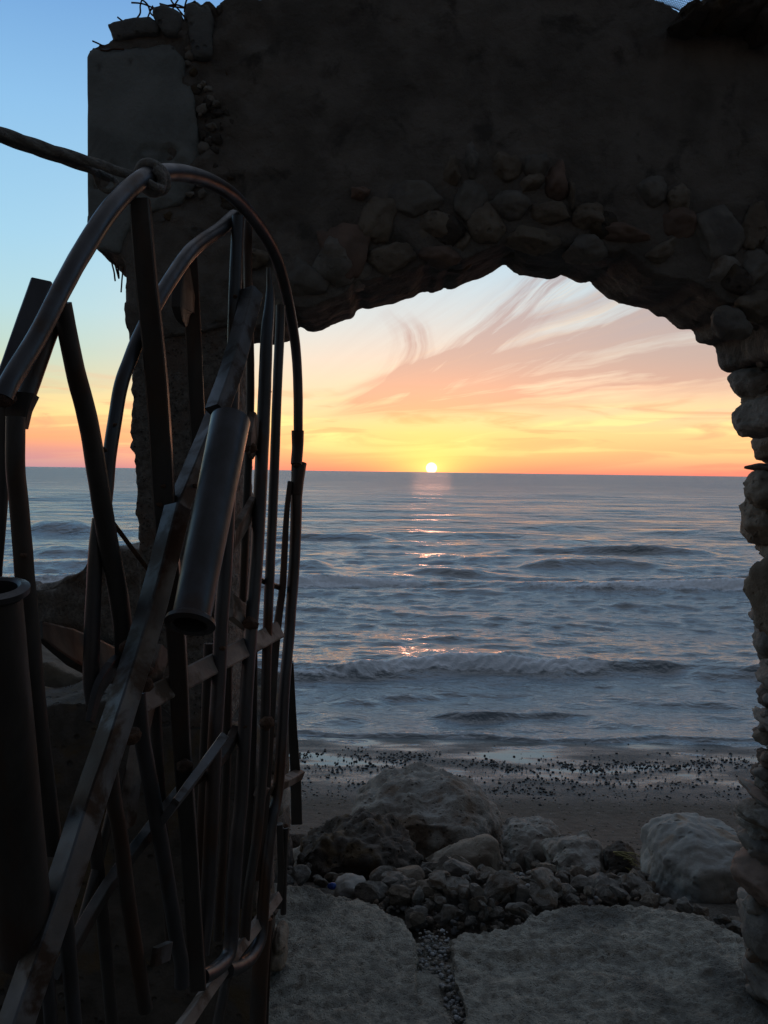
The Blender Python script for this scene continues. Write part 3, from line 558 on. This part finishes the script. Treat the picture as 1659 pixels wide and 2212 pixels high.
# the two wide pipes
def wide_pipe(name, a, b, ya, yb, wa, wb, label, flange=None):
    P = [at(*a, ya), at(*b, yb)]; ra = wa*ya/F/2; rb = wb*yb/F/2
    path = [P[0].lerp(P[1], i/10) for i in range(11)]
    v, f = sweep(path, [ra, rb], n=40, hollow=.90, smooth=False, jit=.0006); o = Buf().add(v, f).obj(name, M['steel' if flange == 'b' else 'steel_dark'], gate); o['label'] = label
    o.data.set_sharp_from_angle(angle=R(45))
    if flange:
        d = (P[1]-P[0]).normalized(); e = P[1] if flange == 'b' else P[0]; sg = 1 if flange == 'b' else -1; r = (rb if flange == 'b' else ra)
        v = []; f = []; n = 44; T = d; U = T.orthogonal().normalized(); Wd = T.cross(U)
        ring = [(r*1.0, -.012), (r*1.30, -.004), (r*1.32, .004), (r*.98, .008), (r*.86, .004), (r*.86, -.02)]
        for (rr_, off) in ring:
            for k in range(n): v.append(e + T*sg*off + (U*math.cos(2*math.pi*k/n)+Wd*math.sin(2*math.pi*k/n))*rr_)
        for i in range(len(ring)):
            for k in range(n):
                i2 = (i+1) % len(ring); f.append((i*n+k, i*n+(k+1) % n, i2*n+(k+1) % n, i2*n+k))
        fo = Buf().add(v, f).obj('flange', M['steel'], o); fo.data.set_sharp_from_angle(angle=R(35))
        fo.matrix_parent_inverse = Matrix.Identity(4)
        fo.data.transform(Matrix.Translation(Vector(o.location))); return o
    return o
def fix_child(child, parent):  # child verts were shifted by the parent's own location (0 for parts): shift by the gate's instead
    child.data.transform(Matrix.Translation(-Vector(gate.location)))
p1 = wide_pipe('wide_pipe', (498, 908), (411, 1345), 1.80, 1.50, 84, 84, 'wide shiny pipe with a flanged lower mouth, hanging across the bars', 'b'); fix_child(p1.children[0], p1)
p2 = wide_pipe('wide_pipe', (-12, 1277), (58, 2060), 1.13, 1.27, 110, 118, 'wide dark pipe with an open rimmed top at the near edge', 'a'); fix_child(p2.children[0], p2)
# left group
gbar('sleeve', [(36, 850), (32, 885), (30, 925)], [80, 62, 50], prof='square', roll=.1, aspect=.5, m='steel_dark', dy=.02)
gbar('upright_bar', [(34, 900), (33, 1000), (40, 1080), (47, 1160), (53, 1238), (64, 1348), (77, 1502), (92, 1640), (112, 1800), (118, 1840)], [40, 40, 41, 41, 40, 38], m='steel_dark', dy=-.02)
gbar('upright_bar', [(10, 860), (9, 960), (2, 1090), (-10, 1260), (-22, 1500)], [34, 28, 26, 26], m='steel_dark', dy=.04)
gbar('upright_bar', [(92, 618), (50, 740), (-14, 925)], 48, dy=.10, prof='square', roll=.2, m='steel', Ys=[1.62, 1.55, 1.46])
gbar('upright_bar', [(130, 655), (96, 745), (52, 868)], 38, dy=.05, m='steel_dark')
gbar('upright_bar', [(-26, 1560), (-2, 1660), (16, 1746), (34, 1845), (62, 1965)], [44, 42, 38, 34], m='steel', dy=-.03)
gbar('slanted_bar', [(134, 655), (162, 797), (192, 917), (212, 1037), (232, 1162), (252, 1262), (266, 1362), (270, 1440)], [40, 42, 43, 43, 42, 40], m='steel_dark', dy=.0)
gbar('curved_tube', [(506, 468), (477, 494), (424, 532), (391, 570), (345, 642), (305, 720), (284, 770), (262, 830), (248, 910), (236, 990), (229, 1070), (222, 1130)], [30, 31, 31, 31, 30, 30, 30], dy=.08, label='smaller bent tube forming an inner arch')
gbar('curved_tube', [(212, 1120), (206, 1202), (200, 1342), (197, 1462), (200, 1520)], [26, 32, 35, 36, 30], dy=.05, m='steel')
gbar('upright_bar', [(302, 430), (310, 530), (320, 640), (335, 777), (346, 929), (356, 1100), (364, 1190), (374, 1300), (382, 1390), (388, 1502), (393, 1606), (407, 1800), (417, 1966), (428, 2130)], [42, 44, 46, 44, 40, 38, 36, 36], prof='square', roll=.15, m='steel_dark', dy=.0)
gbar('upright_bar', [(408, 540), (418, 730), (424, 862), (432, 1000), (440, 1180), (446, 1330)], 35, prof='square', roll=.2, m='steel_dark', dy=.25)
gbar('upright_bar', [(298, 1494), (306, 1590), (320, 1666), (352, 1846), (380, 2020), (392, 2080), (393, 2130)], 34, m='steel', dy=.0)
gbar('upright_bar', [(236, 1640), (246, 1730), (260, 1806), (280, 1966), (314, 2180)], 33, m='steel_dark', dy=.0)
gbar('upright_bar', [(140, 1960), (150, 2080), (162, 2230)], 33, m='steel', dy=.02)
gbar('upright_bar', [(98, 2090), (106, 2150), (112, 2240)], 30, m='steel', dy=.04)
gbar('upright_bar', [(626, 1040), (618, 1127), (611, 1259), (601, 1340), (593, 1420), (586, 1525), (575, 1700), (560, 1900)], [10, 14, 17, 19, 20, 20], m='steel_dark', dy=.05, prof='square', roll=.3)
gbar('upright_bar', [(626, 1430), (632, 1560), (639, 1690), (641, 1776)], [16, 18, 23, 24], m='steel_dark', dy=.10, prof='square', roll=.1)
gbar('upright_bar', [(617, 1788), (614, 1880), (612, 1974)], 13, m='steel_dark', Ys=[2.62]*3)
gbar('upright_bar', [(604, 1780), (607, 1880), (602, 1960)], 14, m='steel_dark', Ys=[2.6]*3, prof='square', roll=.1)
gbar('upright_bar', [(572, 1985), (562, 2100), (555, 2250)], 36, m='steel_dark', dy=.05)
gbar('upright_bar', [(586, 1975), (580, 2090), (574, 2250)], 9, m='steel_dark', prof='square', roll=.1, dy=.06)
gbar('upright_bar', [(494, 2095), (480, 2160), (462, 2250)], 22, m='steel_dark', dy=.06)
for (a, b, c, w) in (((330, 1420), (344, 1700), (372, 2060), 26), ((452, 1390), (440, 1700), (424, 2040), 24), ((196, 1720), (214, 1900), (244, 2230), 28), ((262, 1660), (216, 1850), (150, 2090), 22), ((548, 1380), (544, 1650), (524, 1960), 18), ((492, 1420), (488, 1700), (470, 2030), 20), ((70, 1900), (84, 2040), (92, 2260), 28)):
    gbar('upright_bar', [a, b, c], w, dy=.14, m='steel_dark')
# rails that run along the leaf
gbar('cross_rail', [(262, 1545), (308, 1516), (416, 1458), (524, 1402), (592, 1366)], [56, 50, 46, 40], prof='square', roll=.18, m='pale_plate', dy=.06, label='pale upper cross rail with flaking edges')
gbar('cross_rail', [(352, 2276), (400, 2212), (448, 2142), (514, 2052), (543, 2014), (598, 1938)], [38, 32, 28, 26, 26], prof='square', roll=.45, m='pale_plate', dy=.03, label='pale bottom cross rail')
gbar('cross_rail', [(120, 2120), (160, 2040), (235, 1912), (310, 1812), (400, 1700), (475, 1640), (512, 1575)], [34, 30, 28, 24], prof='square', roll=.4, m='steel_dark', dy=.07)
gbar('cross_rail', [(560, 1712), (613, 1690), (647, 1672)], 25, prof='square', roll=.35, m='pale_plate', dy=.06)
gbar('cross_rail', [(556, 1250), (585, 1262), (612, 1272)], 12, prof='square', roll=.3, m='steel_dark', dy=.08)
gbar('strap_plate', [(545, 1094), (526, 1128), (500, 1172)], 21, prof='square', roll=1.4, aspect=.25, m='pale_plate', dy=.06)
gbar('strap_plate', [(494, 1306), (536, 1340)], 27, prof='square', roll=1.35, aspect=.3, m='pale_plate', dy=.08)
gbar('strap_plate', [(464, 1620), (420, 1680), (364, 1754)], [30, 30, 24], prof='square', roll=1.45, aspect=.2, m='steel_stained', dy=-.07)
gbar('strap_plate', [(352, 2040), (346, 2080)], 30, prof='square', roll=1.3, aspect=.2, m='steel_stained', dy=-.05)
gbar('strap_plate', [(44, 2010), (38, 2080)], 26, prof='square', roll=1.3, aspect=.2, m='steel', dy=.02)
gbar('strap_plate', [(258, 1424), (236, 1450), (212, 1490), (194, 1560)], [18, 28, 26, 20], prof='square', roll=1.3, aspect=.3, m='steel', dy=.02)
gbar('strap_plate', [(350, 1400), (330, 1470), (312, 1550), (292, 1650), (276, 1785)], [26, 26, 24, 24], prof='square', roll=1.4, aspect=.3, m='pale_plate', dy=.12)
gbar('strap_plate', [(86, 1362), (150, 1396), (210, 1424), (272, 1448)], [18, 34, 36, 30], prof='square', roll=1.4, aspect=.3, m='steel_dark', dy=.16)
gbar('strap_plate', [(407, 576), (400, 620), (396, 670), (402, 705)], [4, 24, 26, 4], prof='square', roll=1.5, aspect=.2, m='steel_dark', dy=.2, label='leaf shaped plate on the inner bars')
gbar('strap_plate', [(552, 905), (545, 950), (540, 985)], [18, 22, 10], prof='square', roll=1.5, aspect=.2, m='pale_plate', dy=.03)
gbar('thin_rod', [(240, 1124), (282, 1180), (328, 1242)], 10, m='rust', dy=.08)
for (x, y, r, d) in [(224, 972, 8, .03), (470, 884, 17, -.07), (580, 846, 7, 0), (541, 1347, 18, -.02), (576, 1562, 18, .0), (278, 1400, 22, -.05), (315, 1480, 20, -.08), (400, 1655, 18, -.04), (282, 1590, 24, -.04), (318, 1450, 14, -.06), (617, 1784, 6, 0), (345, 1090, 8, 0), (10, 862, 22, 0), (492, 1112, 12, 0), (540, 968, 15, .02), (640, 1004, 9, 0), (508, 640, 5, -.02), (495, 1060, 6, -.02), (479, 1400, 8, -.02), (512, 1800, 6, 0), (529, 1569, 7, -.01), (353, 1050, 6, -.02), (288, 757, 14, .08), (615, 1481, 5, 0), (248, 917, 5, .06), (420, 1050, 7, -.08), (565, 2010, 6, 0), (499, 2032, 6, 0), (50, 1200, 8, -.04), (428, 2120, 12, 0), (392, 2125, 12, 0)]:
    weld(x, y, r, d)

# ================================================================== ROPE
def rope():
    b = Buf(); Yk = leafY(330)
    A = [at(-60, 272, 1.50), at(0, 286, 1.53), at(90, 316, 1.58), at(184, 346, 1.63), at(250, 368, 1.66), at(302, 386, 1.69)]
    B_ = [at(-60, 283, 1.52), at(0, 299, 1.55), at(90, 330, 1.60), at(184, 361, 1.65), at(210, 372, 1.68), at(238, 384, 1.70), at(252, 396, 1.70), at(246, 410, 1.69), at(230, 412, 1.69), at(214, 402, 1.69), at(208, 388, 1.68), at(204, 372, 1.67)]
    def strand(P, w):
        path = smooth_path(P, 14); N = len(path); L = 0; V3 = [[], [], []]; r = w/2
        for i, p in enumerate(path):
            if i: L += (p-path[i-1]).length
            T = (path[min(i+1, N-1)]-path[max(i-1, 0)]).normalized(); U = (Vector((0, 1, 0))-T*T.y).normalized(); Wd = T.cross(U)
            for s in range(3):
                a = L/(w*9)*2*math.pi+s*2*math.pi/3; V3[s].append(p+(U*math.cos(a)+Wd*math.sin(a))*r*.30)
        for s in range(3):
            v, f = sweep(V3[s], r*.74, n=8, smooth=False, jit=.0014); b.add(v, f)
    strand(A, .0200); strand(B_[:6], .0185); strand(B_[4:], .011)
    c = at(328, 384, Yk); T = (at(345, 374, leafY(345))-at(300, 391, leafY(300))).normalized(); U = T.orthogonal().normalized(); Wd = T.cross(U); P = []
    for i in range(66):
        a = i/65*2*math.pi*2.6; P.append(c+T*((i/65-.5)*.034)+(U*math.cos(a)+Wd*math.sin(a))*(.0265+.003*math.sin(i*.35)))
    strand_p = P; v3 = P; v, f = sweep(v3, .0100, n=10, smooth=False, jit=.0015); b.add(v, f)
    v, f = sweep([at(306, 384, Yk-.03), at(330, 400, Yk-.045), at(352, 408, Yk-.02)], .008, n=10); b.add(v, f)
    o = b.obj('rope', M['rope']); recenter(o); tag(o, 'thick grey rope knotted round the bent top tube of the gate', 'rope')
rope()

# ================================================================== GROUND SLABS, BOULDERS, RUBBLE
def slab_outline(px): return [(lambda q: (q.x, q.y))(atz(p[0], p[1], 0)) for p in px]
LS = slab_outline([(560, 1905), (619, 1913), (671, 1916), (719, 1936), (776, 1939), (818, 1955), (847, 1974), (872, 1987), (885, 2006), (901, 2032), (903, 2060), (901, 2086), (897, 2134), (917, 2166), (960, 2190), (980, 2215), (986, 2300)])
LS = [(-2.4, LS[0][1]+.1)] + LS + [(LS[-1][0], 1.2), (-2.4, 1.2)]
RS = slab_outline([(1008, 2300), (1006, 2212), (1004, 2172), (994, 2150), (980, 2118), (976, 2070), (971, 2030), (994, 2017), (1058, 2009), (1096, 2006), (1128, 1997), (1144, 1975), (1202, 1964), (1240, 1956), (1288, 1955), (1368, 1956), (1432, 1964), (1496, 1977), (1544, 1993), (1602, 2019), (1680, 2060)])
RS = [(RS[0][0], 1.2)] + RS + [(RS[-1][0]+.5, RS[-1][1]-.25), (2.6, 1.2)]
def slab_disp(c, q, n):
    d = .012*fr(q*3, 1, 2, 5) + .007*fr(q*13, .6, 2.2, 4); h = noise.noise(q*40)+.6*noise.noise(q*75); d += .0070*h - .008*max(0, -h-.28)
    g = noise.noise(Vector((q.x*8, q.y*15, 3.))); d -= .016*max(0, g-.30)
    w = noise.noise(Vector((q.x*1.9, q.y*4.1, 1.))); d -= .05*max(0, w-.22)
    return d
for nm, oo, sd, lb in (('concrete_slab', LS, 11, 'pitted pale concrete slab, the left of the pair underfoot beyond the arch'), ('concrete_slab', RS, 12, 'pitted pale concrete slab with rounded far edge, beside the white boulder')):
    V, Fc = prism(oo, 'xy', -.24, 0, .011, slab_disp, sd); o = mesh_obj(nm, V, Fc, M['slab']); recenter(o); tag(o, lb, 'slab')

def hull(name, px, Y, depth, m, seed, label, vox=.016, amp=.03, chip=.02, cat='boulder', lean=0.):
    """blocky boulder: hull of a traced outline and its shrunken front and back faces, then weathered"""
    cx = sum(p[0] for p in px)/len(px); cy = sum(p[1] for p in px)/len(px); bm = bmesh.new(); rn = random.Random(seed)
    for (k, d, l) in ((.62, 0., .25), (.93, depth*.28, .05), (1., depth*.5, 0.), (.86, depth, 0.)):
        for p in px:
            q = at(cx+(p[0]-cx)*k, cy+(p[1]-cy)*k, Y+depth*.5); h = q.z
            bm.verts.new((q.x*(1+rn.uniform(-.01, .01)), Y+d+rn.uniform(-.04, .04)*depth, h-l*0.))
    r = bmesh.ops.convex_hull(bm, input=bm.verts); dead = [e for e in r['geom_interior'] if isinstance(e, bmesh.types.BMVert)]
    bmesh.ops.delete(bm, geom=dead, context='VERTS'); bmesh.ops.recalc_face_normals(bm, faces=bm.faces)
    me = bpy.data.meshes.new('tmp'); bm.to_mesh(me); bm.free(); o = bpy.data.objects.new('tmp', me); C.objects.link(o)
    md = o.modifiers.new('r', 'REMESH'); md.mode = 'VOXEL'; md.voxel_size = vox; m3 = o.modifiers.new('s', 'SMOOTH'); m3.factor = .5; m3.iterations = 4
    dg = bpy.context.evaluated_depsgraph_get(); m2 = bpy.data.meshes.new_from_object(o.evaluated_get(dg)); bpy.data.objects.remove(o); bpy.data.meshes.remove(me)
    off = Vector((seed*3.1, seed*1.7, seed)); V = []
    for v in m2.vertices:
        q = v.co+off; d = amp*noise.fractal(q*3.2, 1, 2.1, 5) + amp*.35*noise.fractal(q*13, .8, 2.1, 3)
        vv = noise.voronoi(q*5.5)[0]; d -= chip*max(0, .22-(vv[1]-vv[0]))/.22*.6; pz = noise.voronoi(q*17)[0][0]; d -= chip*.5*max(0, .26-pz)/.26*(1 if noise.noise(q*4) > .0 else .2)
        V.append(v.co+v.normal*d)
    Fc = [tuple(p.vertices) for p in m2.polygons]; bpy.data.meshes.remove(m2)
    return tag(recenter(mesh_obj(name, V, Fc, m)), label, cat)
hull('boulder', [(748, 1785), (762, 1750), (790, 1720), (830, 1702), (900, 1690), (960, 1692), (1010, 1705), (1045, 1715), (1062, 1745), (1085, 1790), (1096, 1815), (1070, 1900), (900, 1925), (750, 1880)], 5.7, .9, M['rock'], 21, 'largest boulder, low brown hump on the sand beyond the rubble', .02, .06, .02)
hull('boulder', [(628, 1870), (645, 1840), (668, 1818), (700, 1800), (745, 1800), (790, 1780), (830, 1784), (880, 1802), (905, 1850), (915, 1900), (880, 1945), (700, 1945), (640, 1920)], 4.75, .6, M['rock_dark'], 34, 'dark craggy boulder beside the gate, in front of the largest boulder', .015, .08, .04)
hull('boulder', [(1076, 1805), (1105, 1786), (1180, 1785), (1212, 1808), (1218, 1840), (1195, 1880), (1150, 1900), (1090, 1880)], 5.4, .5, M['rock'], 43, 'squat grey boulder touching the right foot of the largest boulder', .013, .05, .03)
hull('boulder', [(1180, 1842), (1215, 1822), (1292, 1818), (1314, 1850), (1314, 1905), (1250, 1930), (1188, 1900)], 4.9, .45, M['rock'], 54, 'brown boulder right of centre, between the squat grey one and a sloping rock', .012, .04, .03)
hull('boulder', [(1402, 1965), (1392, 1910), (1404, 1862), (1413, 1824), (1440, 1804), (1487, 1790), (1545, 1795), (1600, 1804), (1640, 1840), (1655, 1920), (1640, 2010), (1560, 2010), (1440, 1990)], 4.3, .6, M['rock_pale'], 67, 'pale smooth boulder with pits, beside the right jamb', .013, .03, .018)
hull('rock', [(915, 1895), (930, 1858), (1012, 1824), (1062, 1806), (1078, 1812), (1088, 1880), (1060, 1900), (960, 1905)], 5.0, .22, M['stone_tan'], 73, 'flat tan broken rock leaning against the largest boulder', .012, .015, .012, cat='rock')
boulder('rock', 1300, 1400, 1835, 1925, 4.95, M['rock_dark'], 85, 'sloping dark rock under dry stalks, left of the pale boulder', depth=.8, ang=.5, rough=.2, fine=.06, cat='rock')
boulder('rock', 597, 664, 1800, 1850, 6.4, M['rock_dark'], 91, 'small round dark rock on the sand beside the rod of the gate', depth=.9, cat='rock', sub=4)
boulder('rock', 612, 700, 1838, 1905, 5.4, M['rock'], 96, 'rough grey rock between the gate and the dark craggy boulder', depth=.8, cat='rock', sub=4)
hull('rock', [(716, 1935), (722, 1905), (745, 1895), (790, 1902), (800, 1930), (770, 1950)], 4.25, .16, M['rock_pale'], 101, 'pale pitted stone on the far edge of the left slab', .008, .012, .01, cat='rock')
boulder('rock', 790, 930, 1900, 1962, 4.45, M['rock_dark'], 106, 'long dark flat stone lying before the rubble heap', depth=.5, cat='rock', sub=4, ang=.5)
hull('rock', [(895, 1968), (915, 1942), (950, 1930), (985, 1945), (990, 1972), (950, 1985)], 4.15, .17, M['rock_pale'], 111, 'pale pockmarked stone near the middle of the rubble heap', .008, .015, .012, cat='rock')
boulder('rock', 1245, 1340, 1915, 1965, 4.35, M['stone_red'], 117, 'reddish wedge shaped stone at the back edge of the right slab', depth=.6, cat='rock', sub=4, ang=.5)
boulder('rock', 1040, 1150, 1895, 1950, 4.6, M['rock'], 123, 'broad grey stone standing out of the rubble heap, behind the crack', depth=.7, cat='rock', sub=4, ang=.45)
# rubble
protos = []
for i in range(16):
    v, f = rock((.56, .46, .38), 1200+i, 3, .60, .13, 12, None, .05, hard=1.0); protos.append((mesh_obj('tmp', v, f, None, smooth=False, mats=[M[('rock', 'stone_grey', 'rock', 'stone_tan')[i % 4]]])).data)
for o in [q for q in C.objects if q.name.startswith('tmp')]: bpy.data.objects.remove(o)
LAB = 'small grey brown rubble stone in the heap between slabs and boulders'
rnd = random.Random(5)
def ground_at(px, py):
    q = atz(px, py, -.3)
    for _ in range(8): q = atz(px, py, sand_z(q.x, q.y)+.03)
    return q
n_r = 0
for i in range(225):
    px = rnd.uniform(815, 1400); lo = 1872 if px > 900 else 1895; hi = 2012 if 870 < px < 1140 else (1975 if px < 1240 else 1952)
    if px < 880: hi = 1960
    py = rnd.uniform(lo, hi); q = ground_at(px, py); s = rnd.choice((.05, .06, .08, .09, .12, .16, .21))*(1 if py < 1960 else .8)
    o = bpy.data.objects.new('rubble_stone', protos[i % 16]); C.objects.link(o)
    o.location = (q.x, q.y, q.z+rnd.uniform(-.01, .07)+(.05 if 920 < px < 1200 else 0)); o.scale = (s*rnd.uniform(.8, 1.3), s*rnd.uniform(.8, 1.2), s*rnd.uniform(.7, 1.1)); o.rotation_euler = (rnd.uniform(-.5, .5), rnd.uniform(-.5, .5), rnd.uniform(0, 6.3))
    tag(o, LAB if px < 1150 else 'small grey brown rubble stone between the right slab and the brown boulder', 'stone', 'rubble stones heaped over the crack' if px < 1150 else 'rubble stones behind the right slab')
# rubble behind, round the boulder feet
for i in range(64):
    px = rnd.choice([rnd.uniform(610, 760), rnd.uniform(1090, 1420), rnd.uniform(1340, 1600)]); py = (rnd.uniform(1868, 1935) if px < 1400 else 1945+(px-1400)*.24+rnd.uniform(0, 22)) if px > 1000 else rnd.uniform(1880, 1925)
    q = ground_at(px, py); s = rnd.uniform(.05, .14); o = bpy.data.objects.new('rubble_stone', protos[i % 16]); C.objects.link(o)
    o.location = (q.x, q.y, q.z+rnd.uniform(0, .04)); o.scale = (s, s*rnd.uniform(.8, 1.2), s*rnd.uniform(.7, 1)); o.rotation_euler = (rnd.uniform(-.5, .5), rnd.uniform(-.5, .5), rnd.uniform(0, 6.3))
    tag(o, 'small broken stone lying round the foot of the dark craggy boulder' if px < 800 else 'small broken stone packed beneath the row of boulders on the right', 'stone', 'broken stones round the dark boulder' if px < 800 else 'broken stones under the right boulders')
def scatter(name, pts, mats, subs=1, label=None, kind='stuff', cat=None, flat=.6):
    b = Buf(); V, Fc = ICO[subs]
    for (p, s, mi) in pts:
        a = rnd.uniform(0, 6.28); ca, sa = math.cos(a), math.sin(a); sx, sy, sz = s*rnd.uniform(.7, 1.3), s*rnd.uniform(.7, 1.2), s*rnd.uniform(.45, .8)*flat/.6; j = [rnd.uniform(.8, 1.2) for _ in range(len(V))]
        b.add([(p[0]+(v.x*sx*ca-v.y*sy*sa)*k, p[1]+(v.x*sx*sa+v.y*sy*ca)*k, p[2]+v.z*sz*k) for v, k in zip(V, j)], Fc, mi)
    o = b.obj(name, mats); tag(o, label, cat, kind=kind); return o
pts = []
for i in range(300):   # pebbles in the crack between the slabs
    py = rnd.uniform(2018, 2215); cxx = 938 + (py-2018)*.30*(1 if py > 2110 else .0); wdt = 32 if py < 2110 else 20
    q = atz(cxx+rnd.uniform(-wdt, wdt), py, -.05); pts.append(((q.x, q.y, -.042+rnd.uniform(-.01, .022)-max(0, (py-2110))*.0001), rnd.uniform(.004, .012), rnd.randint(0, 1)))
scatter('crack_pebbles', pts, [M['gravel'], M['rock']], 2, 'small round grey pebbles filling the crack between the two slabs', cat='pebbles')
b_ = slab_outline([(890, 2010), (985, 2010), (1002, 2110), (1040, 2230), (950, 2230), (885, 2110)])
V, Fc = prism(b_, 'xy', -.30, -.05, .014, lambda c, q, n: .02*fr(q*5, 1, 2, 4), 17); tag(recenter(mesh_obj('crack_filling', V, Fc, M['slab'])), 'rough earth and mortar packed in the gap between slabs', 'rubble fill')
pts = []
for i in range(20000):   # pebbles along the water's edge
    px = rnd.uniform(-200, 1900); y = rnd.gauss(10.45, .55)
    a1 = math.exp(-((px-800)/170)**2-((y-11.05)/.35)**2); a2 = math.exp(-((px-1560)/190)**2-((y-11.1)/.33)**2); a3 = math.exp(-((y-9.85)/.40)**2)*.28; a4 = math.exp(-((px-1250)/220)**2-((y-10.7)/.25)**2)*.5
    if rnd.random() > (a1+a2+a3+a4+.05)*(.15+1.5*max(0, .35+1.3*noise.noise(Vector((px*.012, y*3, 0))))): continue
    x = (px-CX)/F*y; pts.append(((x, y, sand_z(x, y)+.006), rnd.choice((.006, .007, .009, .011, .014, .020)), 0))
scatter('shore_pebbles', pts, [M['pebble']], 1, 'dark wet pebbles strewn along the edge of the water', cat='pebbles')
pts = []
for i in range(1500):
    y = 6.2+rnd.random()**.8*3.6; x = rnd.uniform(-.55, .62)*y; pts.append(((x, y, sand_z(x, y)+.002), rnd.choice((.006, .009, .012, .016)), rnd.choice((0, 0, 0, 1))))
scatter('beach_litter', pts, [M['rock_dark'], M['shell']], 1, 'flecks of shell and weed scattered over the dry sand', cat='beach litter', flat=.4)
pts = []
for i in range(900):
    px = rnd.uniform(800, 1420); hi = 2010 if 880 < px < 1130 else (1970 if px < 1240 else 1950); q = ground_at(px, rnd.uniform(1875, hi)); pts.append(((q.x, q.y, q.z+rnd.uniform(-.02, .02)), rnd.choice((.006, .009, .012, .018, .024)), rnd.choice((0, 0, 1, 2))))
scatter('rubble_gravel', pts, [M['rock'], M['stone_tan'], M['gravel']], 1, 'fine gravel and chips filling the gaps of the rubble heap', cat='gravel', flat=.75)
# sand-side odds and ends
b = Buf()
for i in range(16):
    s = at(rnd.uniform(1320, 1352), rnd.uniform(1838, 1876), 4.95); e = at(s.x*0+rnd.uniform(1368, 1392), rnd.uniform(1846, 1905), 4.85); v, f = sweep([s, (s+e)/2+Vector((0, 0, .015)), e], [.006, .001], n=5, seg=3); b.add(v, f)
o = b.obj('dry_stalks', M['straw']); recenter(o); tag(o, 'tuft of dry yellow stalks over the sloping dark rock', 'dry plant')
v, f = rock((.030, .015, .018), 5, 3, .5, .1, 8); c = at(719, 1914, 4.2); o = Buf().add([q+c for q in v], f).obj('plastic_scrap', M['plastic']); recenter(o); tag(o, 'scrap of dark blue plastic behind the left slab', 'litter')

# ------------------------------------------------ broken concrete left of the pier
mo = [bk(p, 4.35) for p in [(-120, 1300), (20, 1285), (80, 1270), (110, 1262), (150, 1245), (190, 1212), (215, 1195), (250, 1184), (285, 1184), (310, 1192), (380, 1230), (420, 1300), (430, 1480), (300, 1520), (60, 1520), (-120, 1500)]]
def mound_disp(c, q, n):
    low = max(0, min(1, (1.62-c.z+.05*noise.noise(q*6))*9)); return .012*fr(q*6, 1, 2, 4)+low*(.05*noise.noise(q*11)-.02+.03*(.4-noise.voronoi(q*9)[0][0]))
V, Fc = prism(mo, 'xz', 4.35, 4.95, .02, mound_disp, 21); tag(recenter(mesh_obj('concrete_mound', V, Fc, M['aggregate'])), 'broken curved lump of pebbly concrete behind the pier on the left', 'rubble')
mo = [bk(p, 4.0) for p in [(-60, 1392), (95, 1396), (150, 1404), (238, 1436), (300, 1440), (330, 1492), (100, 1492), (-60, 1490)]]
V, Fc = prism(mo, 'xz', 3.72, 4.34, .02, lambda c, q, n: .02*fr(q*5, 1, 2, 4), 22); tag(recenter(mesh_obj('concrete_block', V, Fc, M['stone_tan'])), 'brown broken block lying below the curved concrete lump', 'rubble')
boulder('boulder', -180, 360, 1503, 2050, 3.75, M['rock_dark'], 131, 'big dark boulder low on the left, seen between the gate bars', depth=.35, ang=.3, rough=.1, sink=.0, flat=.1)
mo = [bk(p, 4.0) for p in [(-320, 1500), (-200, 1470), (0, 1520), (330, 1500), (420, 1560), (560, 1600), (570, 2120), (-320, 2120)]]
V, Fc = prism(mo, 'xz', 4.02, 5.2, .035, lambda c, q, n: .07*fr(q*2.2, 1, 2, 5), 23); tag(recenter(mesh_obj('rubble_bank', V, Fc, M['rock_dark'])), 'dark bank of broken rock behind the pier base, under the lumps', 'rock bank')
